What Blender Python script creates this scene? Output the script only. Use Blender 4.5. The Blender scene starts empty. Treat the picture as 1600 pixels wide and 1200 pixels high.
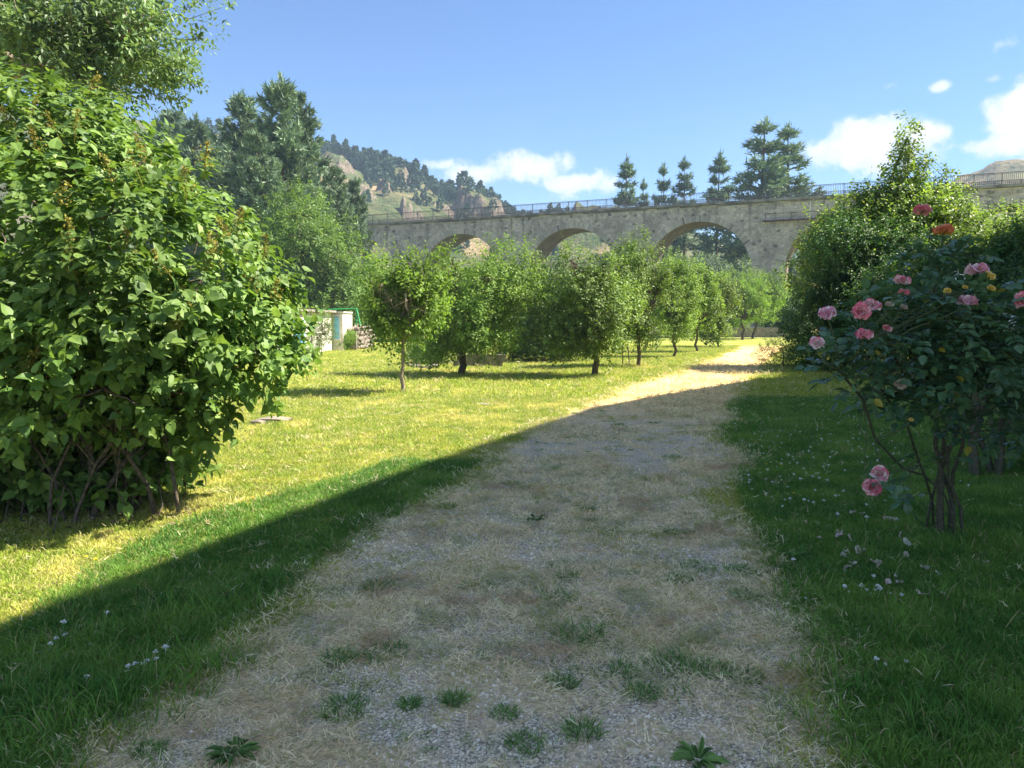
import bpy, bmesh, math, random
import numpy as np
from mathutils import Vector, Matrix

R = math.radians
rng = np.random.default_rng(7)
random.seed(7)
scene = bpy.context.scene
COL = scene.collection

# ------------------------------------------------------------------ camera
F = 1209.0                      # focal length in pixels of the 1600 wide photograph
EYE = 1.6
PITCH = math.atan(100.0 / F)    # horizon sits 100 px above the middle
cam_d = bpy.data.cameras.new('camera')
cam_d.sensor_width = 36.0
cam_d.lens = 36.0 * F / 1600.0
cam_d.clip_start = 0.05
cam_d.clip_end = 6000.0
cam = bpy.data.objects.new('camera', cam_d)
COL.objects.link(cam)
cam.location = (0, 0, EYE)
cam.rotation_euler = (math.pi / 2 - PITCH, 0, 0)
scene.camera = cam

# ------------------------------------------------------------------ sun, sky, exposure
SUN_EL = R(49)
SUN_H = Vector((0.992, 0.125, 0)).normalized()       # horizontal direction towards the sun
SUN_DIR = Vector((SUN_H.x * math.cos(SUN_EL), SUN_H.y * math.cos(SUN_EL), math.sin(SUN_EL)))
sun_d = bpy.data.lights.new('sun', 'SUN')
sun_d.energy = 5.0
sun_d.angle = R(0.53)
sun_d.color = (1.0, 0.92, 0.77)
sun = bpy.data.objects.new('sun', sun_d)
COL.objects.link(sun)
sun.location = (40, 5, 60)
sun.rotation_euler = SUN_DIR.to_track_quat('Z', 'Y').to_euler()

world = bpy.data.worlds.new('World')
scene.world = world
world.use_nodes = True
SKY_STRENGTH = 0.125
EXPOSURE = 1.75
scene.view_settings.view_transform = 'Standard'
scene.view_settings.look = 'None'
scene.view_settings.exposure = EXPOSURE
scene.view_settings.gamma = 1.0
scene.view_settings.use_curve_mapping = False
scene.cycles.max_bounces = 8
scene.cycles.diffuse_bounces = 4
scene.cycles.transmission_bounces = 4
scene.cycles.transparent_max_bounces = 8
scene.cycles.volume_bounces = 0
scene.cycles.use_denoising = True
scene.cycles.sample_clamp_indirect = 6.0


def ray(px, py):
    """direction of a photograph pixel"""
    c, s = math.cos(PITCH), math.sin(PITCH)
    fx = (px - 800) / F
    fy = (600 - py) / F
    return Vector((fx, c + fy * s, -s + fy * c))


def at_depth(px, py, y):
    d = ray(px, py)
    return Vector((d.x * y / d.y, y, EYE + d.z * y / d.y))


def ground(px, py):
    d = ray(px, py)
    t = -EYE / d.z
    return Vector((d.x * t, d.y * t, 0.0))


def project(p):
    c, s = math.cos(PITCH), math.sin(PITCH)
    x, y, z = p[0], p[1], p[2] - EYE
    dep = y * c - z * s
    return 800 + F * x / dep, 600 - F * (y * s + z * c) / dep


def z_at(px, py, y):
    return at_depth(px, py, y).z


# ------------------------------------------------------------------ nodes
class NT:
    def __init__(s, tree):
        s.t = tree
        s.n = tree.nodes
        s.l = tree.links

    def node(s, kind, **kw):
        n = s.n.new(kind)
        for k, v in kw.items():
            if k == 'inp':
                for kk, vv in v.items():
                    s.set(n.inputs[kk], vv)
            else:
                setattr(n, k, v)
        return n

    def set(s, sock, v):
        if isinstance(v, bpy.types.NodeSocket):
            s.l.new(v, sock)
        else:
            sock.default_value = v

    def math(s, op, a, b=0.0, c=None, clamp=False):
        n = s.node('ShaderNodeMath', operation=op, use_clamp=clamp)
        s.set(n.inputs[0], a)
        s.set(n.inputs[1], b)
        if c is not None:
            s.set(n.inputs[2], c)
        return n.outputs[0]

    def vmath(s, op, a, b=None, scale=None):
        n = s.node('ShaderNodeVectorMath', operation=op)
        s.set(n.inputs[0], a)
        if b is not None:
            s.set(n.inputs[1], b)
        if scale is not None:
            s.set(n.inputs['Scale'], scale)
        return n.outputs['Value'] if op in ('LENGTH', 'DOT_PRODUCT', 'DISTANCE') else n.outputs[0]

    def noise(s, vec, scale, detail=4, rough=0.55, dist=0.0):
        n = s.node('ShaderNodeTexNoise')
        if vec is not None:
            s.l.new(vec, n.inputs['Vector'])
        n.inputs['Scale'].default_value = scale
        n.inputs['Detail'].default_value = detail
        n.inputs['Roughness'].default_value = rough
        n.inputs['Distortion'].default_value = dist
        return n.outputs['Fac']

    def map(s, v, a, b, c=0.0, d=1.0, smooth=True):
        n = s.node('ShaderNodeMapRange', interpolation_type='SMOOTHSTEP' if smooth else 'LINEAR')
        for i, x in enumerate((v, a, b, c, d)):
            s.set(n.inputs[i], x)
        return n.outputs[0]

    def mix(s, f, a, b, blend='MIX'):
        n = s.node('ShaderNodeMix', data_type='RGBA', blend_type=blend)
        s.set(n.inputs[0], f)
        s.set(n.inputs[6], a)
        s.set(n.inputs[7], b)
        return n.outputs[2]

    def pos(s):
        return s.node('ShaderNodeNewGeometry').outputs['Position']


def rgb(r, g, b):
    return (r, g, b, 1.0)


def new_mat(name):
    m = bpy.data.materials.new(name)
    m.use_nodes = True
    m.node_tree.nodes.clear()
    return m, NT(m.node_tree)


def finish(nt, shader):
    o = nt.node('ShaderNodeOutputMaterial')
    nt.l.new(shader, o.inputs['Surface'])


def principled(nt, col, rough=0.7, spec=0.3, bump=None, bstr=0.3, bdist=0.02, metal=0.0):
    p = nt.node('ShaderNodeBsdfPrincipled')
    nt.set(p.inputs['Base Color'], col)
    nt.set(p.inputs['Roughness'], rough)
    nt.set(p.inputs['Specular IOR Level'], spec)
    nt.set(p.inputs['Metallic'], metal)
    if bump is not None:
        b = nt.node('ShaderNodeBump')
        b.inputs['Strength'].default_value = bstr
        b.inputs['Distance'].default_value = bdist
        nt.l.new(bump, b.inputs['Height'])
        nt.l.new(b.outputs[0], p.inputs['Normal'])
    return p.outputs[0]


def mat_simple(name, c1, c2=None, scale=8, rough=0.7, spec=0.3, bstr=0.3, bdist=0.01, metal=0.0):
    m, nt = new_mat(name)
    p = nt.pos()
    n = nt.noise(p, scale, 5)
    col = nt.mix(nt.map(n, 0.35, 0.65), rgb(*c1), rgb(*(c2 or c1)))
    finish(nt, principled(nt, col, rough, spec, n, bstr, bdist, metal))
    return m


def mat_leaf(name, cols, rough=0.45, spec=0.35, trans=0.35, patch=0.8, tcol=(0.25, 0.42, 0.04), patch_amt=0.35, old=None):
    """cols: dark, mid, light leaf greens, chosen leaf by leaf"""
    m, nt = new_mat(name)
    g = nt.node('ShaderNodeNewGeometry')
    oi = nt.node('ShaderNodeObjectInfo')
    r = nt.math('FRACT', nt.math('ADD', g.outputs['Random Per Island'], oi.outputs['Random']))
    c = nt.mix(nt.map(r, 0.0, 0.55, smooth=False), rgb(*cols[0]), rgb(*cols[1]))
    c = nt.mix(nt.map(r, 0.55, 1.0, smooth=False), c, rgb(*cols[2]))
    n = nt.noise(g.outputs['Position'], patch, 3)
    v = nt.map(n, 0.3, 0.7, 1 - patch_amt, 1 + patch_amt)
    c = nt.vmath('SCALE', c, scale=v)
    if old:
        r2 = nt.math('FRACT', nt.math('MULTIPLY', r, 37.31))
        c = nt.mix(nt.math('GREATER_THAN', r2, 1 - old[1]), c, rgb(*old[0]))
    pr = principled(nt, c, rough, spec)
    if trans > 0:
        tr = nt.node('ShaderNodeBsdfTranslucent')
        tc = nt.vmath('MULTIPLY', nt.vmath('SCALE', c, scale=1.6), (1.12, 1.12, 0.6))
        nt.l.new(tc, tr.inputs['Color'])
        mx = nt.node('ShaderNodeMixShader')
        mx.inputs[0].default_value = trans
        nt.l.new(pr, mx.inputs[1])
        nt.l.new(tr.outputs[0], mx.inputs[2])
        pr = mx.outputs[0]
    finish(nt, pr)
    return m


# ------------------------------------------------------------------ sky with clouds
def build_world():
    nt = NT(world.node_tree)
    nt.n.clear()
    sky = nt.node('ShaderNodeTexSky', sky_type='NISHITA', sun_disc=False)
    sky.sun_elevation = SUN_EL
    sky.sun_rotation = math.atan2(SUN_H.x, SUN_H.y)
    sky.altitude = 800
    sky.air_density = 1.0
    sky.dust_density = 0.3
    sky.ozone_density = 1.6
    d = nt.node('ShaderNodeNewGeometry').outputs['Incoming']
    d = nt.vmath('SCALE', d, scale=-1.0)
    mask = None
    # clouds of the view: centre pixel, half width, half height, weight
    clouds = [(1358, 230, 68, 32, .95), (1432, 214, 32, 19, .8), (1312, 264, 42, 14, .5), (1606, 172, 38, 34, .95), (1578, 224, 44, 15, .72), (1700, 190, 60, 50, 1.0),
              (835, 262, 60, 24, .85), (895, 285, 75, 22, .72), (725, 270, 55, 18, .7), (690, 258, 26, 12, .7), (1005, 198, 22, 8, .42), (1390, 135, 16, 7, .45),
              (1573, 66, 18, 12, .5), (1468, 134, 16, 10, .4), (1560, 124, 14, 8, .42), (1262, 188, 16, 6, .4), (1590, 124, 12, 10, .5), (510, 188, 22, 18, .33)]
    n1 = nt.noise(d, 17, 8, 0.6, 0.15)
    n2 = nt.noise(d, 60, 5, 0.6, 0.3)
    for px, py, hw, hh, w in clouds:
        c = ray(px, py).normalized()
        rt = Vector((0, 1, 0)).cross(Vector((0, 0, 1)))
        rt = c.cross(Vector((0, 0, 1))).normalized()
        up = rt.cross(c).normalized()
        a = nt.math('MULTIPLY', nt.vmath('DOT_PRODUCT', d, tuple(rt)), F / hw)
        b = nt.math('MULTIPLY', nt.vmath('DOT_PRODUCT', d, tuple(up)), F / hh)
        a2 = nt.math('MULTIPLY', a, a)
        b2 = nt.math('MULTIPLY', b, b)
        front = nt.math('GREATER_THAN', nt.vmath('DOT_PRODUCT', d, tuple(c)), 0.0)
        e = nt.math('EXPONENT', nt.math('MULTIPLY', nt.math('ADD', a2, b2), -0.55))
        e = nt.math('MULTIPLY', nt.math('MULTIPLY', e, front), w)
        mask = e if mask is None else nt.math('MAXIMUM', mask, e)
    nn = nt.math('ADD', nt.math('MULTIPLY', nt.math('SUBTRACT', n1, 0.5), 1.5), nt.math('MULTIPLY', nt.math('SUBTRACT', n2, 0.5), 0.55))
    dens = nt.math('ADD', mask, nt.math('MULTIPLY', nn, nt.map(mask, 0.02, 0.45, 0.0, 1.0)))
    soft = nt.map(dens, 0.30, 0.60, 0.0, 0.96)
    # thin veil low in the sky, the same all round
    sep = nt.node('ShaderNodeSeparateXYZ')
    nt.l.new(d, sep.inputs[0])
    low = nt.map(sep.outputs[2], 0.02, 0.30, 1.0, 0.0)
    veil = nt.math('MULTIPLY', nt.math('MULTIPLY', low, nt.map(nt.noise(d, 4.5, 6, 0.6, 0.4), 0.44, 0.8)), 0.35)
    # cumulus added only outside the view, denser than inside, as white fill light
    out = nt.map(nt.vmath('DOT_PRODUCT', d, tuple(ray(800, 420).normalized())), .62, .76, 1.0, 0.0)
    fill_cum = nt.math('MULTIPLY', nt.map(nt.math('ADD', nt.noise(d, 2.6, 8, .6, .2), nt.math('MULTIPLY', nt.math('SUBTRACT', n2, .5), .15)), .50, .58), nt.map(sep.outputs[2], .02, .10))
    f = nt.math('MAXIMUM', nt.math('MAXIMUM', soft, veil), nt.math('MULTIPLY', nt.math('MULTIPLY', fill_cum, out), .9))
    shade = nt.map(nt.math('ADD', dens, nt.math('MULTIPLY', n2, 0.25)), 0.4, 1.25)
    cc = nt.mix(shade, rgb(1.9, 2.2, 2.75), rgb(3.3, 3.2, 3.25))
    tint = nt.mix(1.0, sky.outputs[0], rgb(0.295, 0.385, 0.495), 'MULTIPLY')
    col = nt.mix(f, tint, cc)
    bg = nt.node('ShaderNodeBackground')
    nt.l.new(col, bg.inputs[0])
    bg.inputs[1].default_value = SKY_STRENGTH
    o = nt.node('ShaderNodeOutputWorld')
    nt.l.new(bg.outputs[0], o.inputs[0])


build_world()


# ------------------------------------------------------------------ mesh helpers
def tag(o, label=None, cat=None, group=None, kind=None):
    if label: o['label'] = label
    if cat: o['category'] = cat
    if group: o['group'] = group
    if kind: o['kind'] = kind
    return o


def empty(name, loc, label=None, cat=None, group=None, rz=0):
    o = bpy.data.objects.new(name, None)
    o.empty_display_size = 0.2
    COL.objects.link(o)
    o.location = loc
    o.rotation_euler.z = rz
    tag(o, label, cat, group)
    return o


class Acc:
    """collects vertices and faces in world coordinates"""
    def __init__(s):
        s.v = []; s.f3 = []; s.f4 = []; s.m3 = []; s.m4 = []; s.n = 0

    def add(s, V, Fc, m=0):
        V = np.asarray(V, dtype=np.float64).reshape(-1, 3)
        Fc = np.asarray(Fc, dtype=np.int64)
        if len(Fc) == 0: return
        (s.f3 if Fc.shape[1] == 3 else s.f4).append(Fc + s.n)
        (s.m3 if Fc.shape[1] == 3 else s.m4).append(np.full(len(Fc), m))
        s.v.append(V)
        s.n += len(V)

    def box(s, c, size, m=0, rot=0.0, M=None):
        x, y, z = [a / 2 for a in size]
        V = np.array([(-x, -y, -z), (x, -y, -z), (x, y, -z), (-x, y, -z), (-x, -y, z), (x, -y, z), (x, y, z), (-x, y, z)])
        if rot:
            ca, sa = math.cos(rot), math.sin(rot)
            V = V @ np.array([[ca, sa, 0], [-sa, ca, 0], [0, 0, 1]])
        V = V + np.array(c)
        s.add(V, [(0, 3, 2, 1), (4, 5, 6, 7), (0, 1, 5, 4), (1, 2, 6, 5), (2, 3, 7, 6), (3, 0, 4, 7)], m)

    def tube(s, pts, rad, sides=6, m=0, cap=True):
        pts = np.asarray(pts, float)
        rad = np.broadcast_to(np.asarray(rad, float), (len(pts),))
        tan = np.gradient(pts, axis=0)
        tan /= np.linalg.norm(tan, axis=1)[:, None] + 1e-9
        ref = np.array([0.31, 0.17, 0.93]) if abs(tan[0][2]) < 0.9 else np.array([1.0, 0.1, 0.0])
        a = np.cross(tan, ref); a /= np.linalg.norm(a, axis=1)[:, None] + 1e-9
        b = np.cross(tan, a)
        th = np.linspace(0, 2 * np.pi, sides, endpoint=False)
        V = pts[:, None] + rad[:, None, None] * (np.cos(th)[None, :, None] * a[:, None] + np.sin(th)[None, :, None] * b[:, None])
        n = len(pts)
        i = np.arange(n - 1)[:, None] * sides
        j = np.arange(sides)[None]
        k = (j + 1) % sides
        Fq = np.stack([i + j, i + k, i + sides + k, i + sides + j], -1).reshape(-1, 4)
        s.add(V.reshape(-1, 3), Fq, m)

    def mesh(s, name, mats, smooth=True, origin=(0, 0, 0)):
        V = np.concatenate(s.v) - np.array(origin)
        f3 = np.concatenate(s.f3) if s.f3 else np.zeros((0, 3), int)
        f4 = np.concatenate(s.f4) if s.f4 else np.zeros((0, 4), int)
        m3 = np.concatenate(s.m3) if s.m3 else np.zeros(0, int)
        m4 = np.concatenate(s.m4) if s.m4 else np.zeros(0, int)
        me = bpy.data.meshes.new(name)
        me.vertices.add(len(V))
        me.vertices.foreach_set('co', V.astype(np.float32).ravel())
        me.loops.add(f3.size + f4.size)
        me.loops.foreach_set('vertex_index', np.concatenate([f3.ravel(), f4.ravel()]).astype(np.int32))
        me.polygons.add(len(f3) + len(f4))
        st = np.concatenate([np.arange(len(f3)) * 3, len(f3) * 3 + np.arange(len(f4)) * 4])
        me.polygons.foreach_set('loop_start', st.astype(np.int32))
        me.polygons.foreach_set('material_index', np.concatenate([m3, m4]).astype(np.int32))
        me.polygons.foreach_set('use_smooth', np.full(len(f3) + len(f4), smooth))
        me.update(calc_edges=True)
        for m in (mats if isinstance(mats, (list, tuple)) else [mats]):
            me.materials.append(m)
        return me

    def build(s, name, mats, parent=None, smooth=True, origin=(0, 0, 0)):
        if parent is not None:
            origin = parent.matrix_basis.translation if origin == (0, 0, 0) else origin
        me = s.mesh(name, mats, smooth, tuple(origin))
        o = bpy.data.objects.new(name, me)
        COL.objects.link(o)
        if parent is not None:
            o.parent = parent
        else:
            o.location = origin
        return o


def nrm(a):
    return a / (np.linalg.norm(a, axis=-1, keepdims=True) + 1e-9)


def scatter(T, Fc, pos, yd, zd, scale, wid=1.0):
    """stamp template T (x width, y length, z normal) at every pos"""
    yd = nrm(yd)
    xd = nrm(np.cross(yd, zd))
    zd = np.cross(xd, yd)
    sc = np.broadcast_to(np.asarray(scale, float), (len(pos),))[:, None, None]
    wd = np.broadcast_to(np.asarray(wid, float), (len(pos),))[:, None, None]
    V = pos[:, None] + sc * (T[None, :, 0:1] * wd * xd[:, None] + T[None, :, 1:2] * yd[:, None] + T[None, :, 2:3] * zd[:, None])
    k = len(T)
    FF = (np.asarray(Fc)[None] + (np.arange(len(pos)) * k)[:, None, None]).reshape(-1, len(Fc[0]))
    return V.reshape(-1, 3), FF


LEAF = np.array([(0, 0, 0), (0, .5, -.03), (0, 1, -.12), (-.26, .45, .06), (.26, .45, .06)])
LEAF_F = [(0, 4, 1), (1, 4, 2), (0, 1, 3), (1, 2, 3)]
HEART = np.array([(0, .02, 0), (0, .35, -.03), (0, .68, -.05), (0, 1.02, -.17),
                  (-.25, -.05, .03), (-.41, .22, .06), (-.31, .55, .03), (.25, -.05, .03), (.41, .22, .06), (.31, .55, .03)])
HEART_F = [(0, 5, 4), (0, 1, 5), (1, 6, 5), (1, 2, 6), (2, 3, 6), (0, 7, 8), (0, 8, 1), (1, 8, 9), (1, 9, 2), (2, 9, 3)]
OVATE = np.array([(0, 0, 0), (0, .33, -.03), (0, .66, -.04), (0, 1.0, -.12),
                  (-.24, .14, .03), (-.34, .4, .05), (-.22, .72, .02), (.24, .14, .03), (.34, .4, .05), (.22, .72, .02)])
BLADE = np.array([(-.5, 0, 0), (.5, 0, 0), (0, 1, 0)])
BLADE_F = [(0, 1, 2)]


class Fourier:
    def __init__(s, seed, freq, n=14):
        g = np.random.default_rng(seed)
        s.k = nrm(g.normal(size=(n, 3))) * freq * g.uniform(.6, 1.7, (n, 1))
        s.p = g.uniform(0, 6.28, n)

    def __call__(s, P):
        P = np.asarray(P, float)
        return np.sin(P @ s.k.T + s.p).sum(-1) / math.sqrt(len(s.p) / 2)


def rand_dir(g, n):
    return nrm(g.normal(size=(n, 3)))


def lobes_points(g, lobes, n, shell=0.5, gap=None, thr=1.2, zmin=None):
    """twig points spread over several ellipsoids: (cx,cy,cz, rx,ry,rz)"""
    L = np.array(lobes, float)
    w = (L[:, 3] * L[:, 4] * L[:, 5]) ** 0.7
    idx = g.choice(len(L), size=int(n * 1.6), p=w / w.sum())
    u = rand_dir(g, len(idx))
    r = shell + (1 - shell) * g.uniform(0, 1, (len(idx), 1)) ** 0.7
    r *= 1 + 0.12 * g.normal(size=(len(idx), 1))
    p = L[idx, :3] + L[idx, 3:] * u * r
    keep = np.ones(len(p), bool)
    if gap is not None:
        keep &= gap(p) < thr
    if zmin is not None:
        keep &= p[:, 2] > zmin
    return p[keep][:n], u[keep][:n]


def twig_leaves(g, p, u, per, tlen, leaf, up=0.35, spread=0.9, droop=0.25, lvar=0.25, face=0.0):
    n = len(p)
    ax = nrm(u * 0.8 + np.array([0, 0, up]) + g.normal(size=(n, 3)) * 0.35)
    side = nrm(np.cross(ax, rand_dir(g, n)))
    bit = np.cross(ax, side)
    P = []; Y = []; Z = []; S = []
    for j in range(per):
        t = (j + .5) / per
        th = j * 2.4 + g.uniform(-.4, .4, n)
        sd = side * np.cos(th)[:, None] + bit * np.sin(th)[:, None]
        P.append(p + ax * (tlen * t) + sd * leaf * 0.1)
        y = nrm(sd * spread + ax * 0.55 - np.array([0, 0, droop]) + g.normal(size=(n, 3)) * 0.15)
        z = np.array([0, 0, 1.0]) + u * face + g.normal(size=(n, 3)) * 0.38
        Y.append(y); Z.append(z)
        S.append(leaf * (1 - lvar * .5 + lvar * g.uniform(-1, 1, n)))
    return np.concatenate(P), np.concatenate(Y), np.concatenate(Z), np.concatenate(S), ax


def bend(g, a, b, n=5, amt=0.08, sag=0.0):
    a = np.array(a, float); b = np.array(b, float)
    t = np.linspace(0, 1, n)[:, None]
    L = np.linalg.norm(b - a)
    off = np.zeros((n, 3))
    off[1:-1] = g.normal(size=(n - 2, 3)) * amt * L * 0.5
    P = a + (b - a) * t + off
    P[:, 2] += sag * L * np.sin(t[:, 0] * np.pi)
    return P


# ------------------------------------------------------------------ materials
M = {}
M['bark'] = mat_simple('bark', (.16, .125, .095), (.07, .055, .045), 30, .9, .1, .8, .02)
M['bark_pale'] = mat_simple('bark_pale', (.34, .29, .22), (.16, .13, .10), 40, .9, .1, .7, .015)
M['bark_pine'] = mat_simple('bark_pine', (.16, .11, .08), (.07, .05, .04), 9, .95, .1, .8, .04)
M['lilac'] = mat_leaf('lilac_leaf', ((0.066, 0.132, 0.03), (0.13, 0.22, 0.045), (0.2, 0.3, 0.07)), .52, .3, .28, .9, patch_amt=.25)
M['lilac_seed'] = mat_leaf('lilac_seed', ((.20, .15, .05), (.30, .27, .06), (.22, .24, .06)), .8, .1, .2)
M['apple'] = mat_leaf('apple_leaf', ((0.095, 0.175, 0.034), (0.155, 0.255, 0.045), (0.22, 0.32, 0.065)), .55, 0.25, .3, .8)
M['plum'] = mat_leaf('plum_leaf', ((0.08, 0.145, 0.034), (0.13, 0.21, 0.042), (0.19, 0.275, 0.06)), .55, 0.30, .25, .8)
M['cherry'] = mat_leaf('cherry_leaf', ((0.09, 0.165, 0.03), (0.14, 0.235, 0.04), (0.205, 0.3, 0.055)), .55, 0.22, .42, .8)
M['decid'] = mat_leaf('broadleaf', ((0.068, 0.13, 0.03), (0.115, 0.195, 0.04), (0.175, 0.255, 0.055)), .5, .3, .35, .35, patch_amt=.3)
M['ash'] = mat_leaf('ash_leaf', ((0.095, 0.165, 0.07), (0.14, 0.225, 0.085), (0.2, 0.29, 0.12)), .5, .4, .28, .5)
M['maple'] = mat_leaf('maple_leaf', ((0.085, 0.145, 0.035), (0.13, 0.205, 0.042), (0.2, 0.275, 0.06)), .45, .35, .38, .5, patch_amt=.3, old=((.30, .30, .05), .015))
M['hedge'] = mat_leaf('hedge_leaf', ((0.039, 0.094, 0.029), (0.061, 0.133, 0.037), (0.099, 0.177, 0.049)), .5, .3, .25, .6)
M['needle'] = mat_leaf('needle', ((0.088, 0.146, 0.098), (0.137, 0.205, 0.121), (0.205, 0.273, 0.156)), .6, .25, .12, .3, patch_amt=.3)
M['needle_far'] = mat_leaf('needle_far', ((0.060, 0.102, 0.076), (0.085, 0.136, 0.093), (0.128, 0.178, 0.111)), .7, .2, .05, .2)
M['rose_leaf'] = mat_leaf('rose_leaf', ((0.045, 0.105, 0.06), (0.065, 0.14, 0.07), (0.095, 0.18, 0.08)), .35, .5, .2, 2.0, patch_amt=.2, old=((.30, .26, .03), .015))
M['cane'] = mat_simple('cane', (.12, .10, .07), (.05, .06, .035), 60, .7, .2, .5, .004)
M['cane_green'] = mat_simple('cane_green', (.10, .13, .05), (.07, .09, .035), 30, .6, .3, .3, .003)


def mat_petal(name, base, edge, deep):
    m, nt = new_mat(name)
    tc = nt.node('ShaderNodeTexCoord').outputs['Object']
    oi = nt.node('ShaderNodeObjectInfo').outputs['Random']
    n = nt.noise(tc, 42, 4, .6)
    sep = nt.node('ShaderNodeSeparateXYZ')
    nt.l.new(tc, sep.inputs[0])
    e = nt.map(nt.math('ADD', nt.math('MULTIPLY', sep.outputs[1], 18.0), nt.math('MULTIPLY', n, .9)), .55, 1.45)
    c = nt.mix(e, rgb(*base), rgb(*edge))
    c = nt.mix(nt.map(nt.math('ADD', n, nt.math('MULTIPLY', oi, .35)), .62, .82), c, rgb(*deep))
    pr = principled(nt, c, .6, .2)
    tr = nt.node('ShaderNodeBsdfTranslucent')
    nt.l.new(c, tr.inputs['Color'])
    mx = nt.node('ShaderNodeMixShader')
    mx.inputs[0].default_value = .3
    nt.l.new(pr, mx.inputs[1]); nt.l.new(tr.outputs[0], mx.inputs[2])
    finish(nt, mx.outputs[0])
    return m


M['pet_mix'] = mat_petal('petal_pink_white', (.80, .62, .60), (.80, .10, .22), (.86, .76, .72))
M['pet_red'] = mat_petal('petal_coral', (.84, .38, .42), (.76, .11, .22), (.86, .55, .55))
M['pet_pink'] = mat_petal('petal_pink', (.84, .55, .62), (.80, .26, .40), (.86, .74, .78))
M['pet_orange'] = mat_petal('petal_orange', (.85, .42, .10), (.72, .10, .08), (.75, .35, .25))
M['pet_yellow'] = mat_petal('petal_yellow', (.85, .70, .10), (.80, .50, .06), (.85, .75, .45))
M['pet_pale'] = mat_petal('petal_dried', (.62, .52, .40), (.55, .40, .33), (.72, .68, .60))
M['white_flower'] = mat_simple('white_flower', (.80, .80, .76), None, 5, .7, .2)
M['yellow_flower'] = mat_simple('yellow_flower', (.85, .68, .03), (.8, .5, .02), 50, .7, .2)


# path outline in ground metres: y -> left x, right x
PATH = [(0.0, -1.75, 1.05), (2.75, -1.66, 1.30), (3.5, -1.55, 1.45), (4.8, -1.25, 1.72), (6.0, -0.95, 1.98), (7.5, -0.55, 2.3), (9.7, -0.05, 2.8), (12.1, 0.6, 3.4),
        (16, 1.9, 4.7), (20, 3.4, 6.2), (25, 5.6, 8.2), (32, 8.2, 10.8), (40, 11.2, 14.0), (50, 14.8, 18.2), (60, 18.0, 22.0)]
PA = np.array(PATH)


def path_nodes(nt, pos):
    """1 on the worn track, 0 on the lawn, with a ragged edge"""
    sep = nt.node('ShaderNodeSeparateXYZ')
    nt.l.new(pos, sep.inputs[0])
    x, y = sep.outputs[0], sep.outputs[1]
    edges = []
    for k in (1, 2):
        c = nt.node('ShaderNodeFloatCurve')
        cu = c.mapping.curves[0]
        pts = [(float(p[0] / 60), float((p[k] + 5) / 30)) for p in PATH]
        cu.points[0].location = pts[0]
        cu.points[1].location = pts[-1]
        for q in pts[1:-1]:
            cu.points.new(*q)
        for q in cu.points:
            q.handle_type = 'AUTO'
        c.mapping.update()
        nt.l.new(nt.math('DIVIDE', y, 60.0), c.inputs['Value'])
        edges.append(nt.math('SUBTRACT', nt.math('MULTIPLY', c.outputs[0], 30.0), 5.0))
    n = nt.math('MULTIPLY', nt.math('SUBTRACT', nt.noise(pos, 1.6, 5, .6), .5), 1.1)
    l = nt.math('SUBTRACT', nt.math('ADD', x, n), edges[0])
    r = nt.math('SUBTRACT', edges[1], nt.math('SUBTRACT', x, n))
    a = nt.map(l, -.15, .18)
    b = nt.map(r, -.15, .25)
    yy = nt.map(y, 42, 52, 1.0, 0.0)
    return nt.math('MULTIPLY', nt.math('MULTIPLY', a, b), yy), sep


# one network of lawn colours shared by the soil sheet and the blades
def lawn_colour(nt, pos, lush, dry, bleached):
    n1 = nt.noise(pos, .55, 4, .6)
    n2 = nt.noise(pos, 2.3, 4, .6)
    c = nt.mix(nt.map(n2, .38, .66), rgb(*lush), rgb(*dry))
    f = nt.map(nt.math('ADD', nt.math('MULTIPLY', n1, .7), nt.math('MULTIPLY', n2, .3)), .50, .66, 0, .75)
    return nt.mix(f, c, rgb(*bleached))


def mat_ground():
    m, nt = new_mat('ground_soil')
    pos = nt.pos()
    track, sep = path_nodes(nt, pos)
    y = sep.outputs[1]
    lawn = lawn_colour(nt, pos, (.22, .27, .045), (.34, .35, .07), (.52, .47, .17))
    thatch = nt.mix(nt.map(nt.noise(pos, 30, 4), .4, .65), rgb(.13, .10, .055), rgb(.22, .19, .09))
    near = nt.map(y, 4, 22)
    lawn = nt.mix(near, nt.mix(.45, thatch, lawn), lawn)
    # far meadow
    lawn = nt.mix(nt.map(y, 55, 90), lawn, nt.mix(nt.map(nt.noise(pos, .05, 4), .4, .6), rgb(.12, .16, .04), rgb(.26, .24, .10)))
    # gravel: little stones as cells
    vo = nt.node('ShaderNodeTexVoronoi', feature='F1')
    nt.l.new(pos, vo.inputs['Vector'])
    vo.inputs['Scale'].default_value = 85
    sepc = nt.node('ShaderNodeSeparateColor')
    nt.l.new(vo.outputs['Color'], sepc.inputs[0])
    g = nt.mix(nt.map(sepc.outputs[0], 0, 1, smooth=False), rgb(.42, .34, .24), rgb(.86, .74, .55))
    g = nt.mix(nt.math('GREATER_THAN', sepc.outputs[1], .93), g, rgb(.88, .80, .66))
    g = nt.mix(nt.map(vo.outputs['Distance'], .35, .75, 0, .75), g, rgb(.13, .11, .085))
    straw = nt.mix(nt.map(nt.noise(pos, 45, 5, .7), .4, .6), rgb(.44, .34, .19), rgb(.72, .56, .33))
    bare = nt.map(nt.noise(pos, 1.7, 6, .68), .42, .55)
    tr = nt.mix(bare, straw, g)
    far = nt.map(y, 10, 17)
    tr = nt.mix(far, tr, nt.mix(nt.map(nt.noise(pos, 5, 5, .7), .35, .65), rgb(.66, .43, .19), rgb(.80, .56, .27)))
    col = nt.mix(track, lawn, tr)
    hgt = nt.math('ADD', nt.math('MULTIPLY', vo.outputs['Distance'], -.5), nt.noise(pos, 60, 4, .7))
    finish(nt, principled(nt, col, .95, .1, hgt, .6, .012))
    return m


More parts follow.
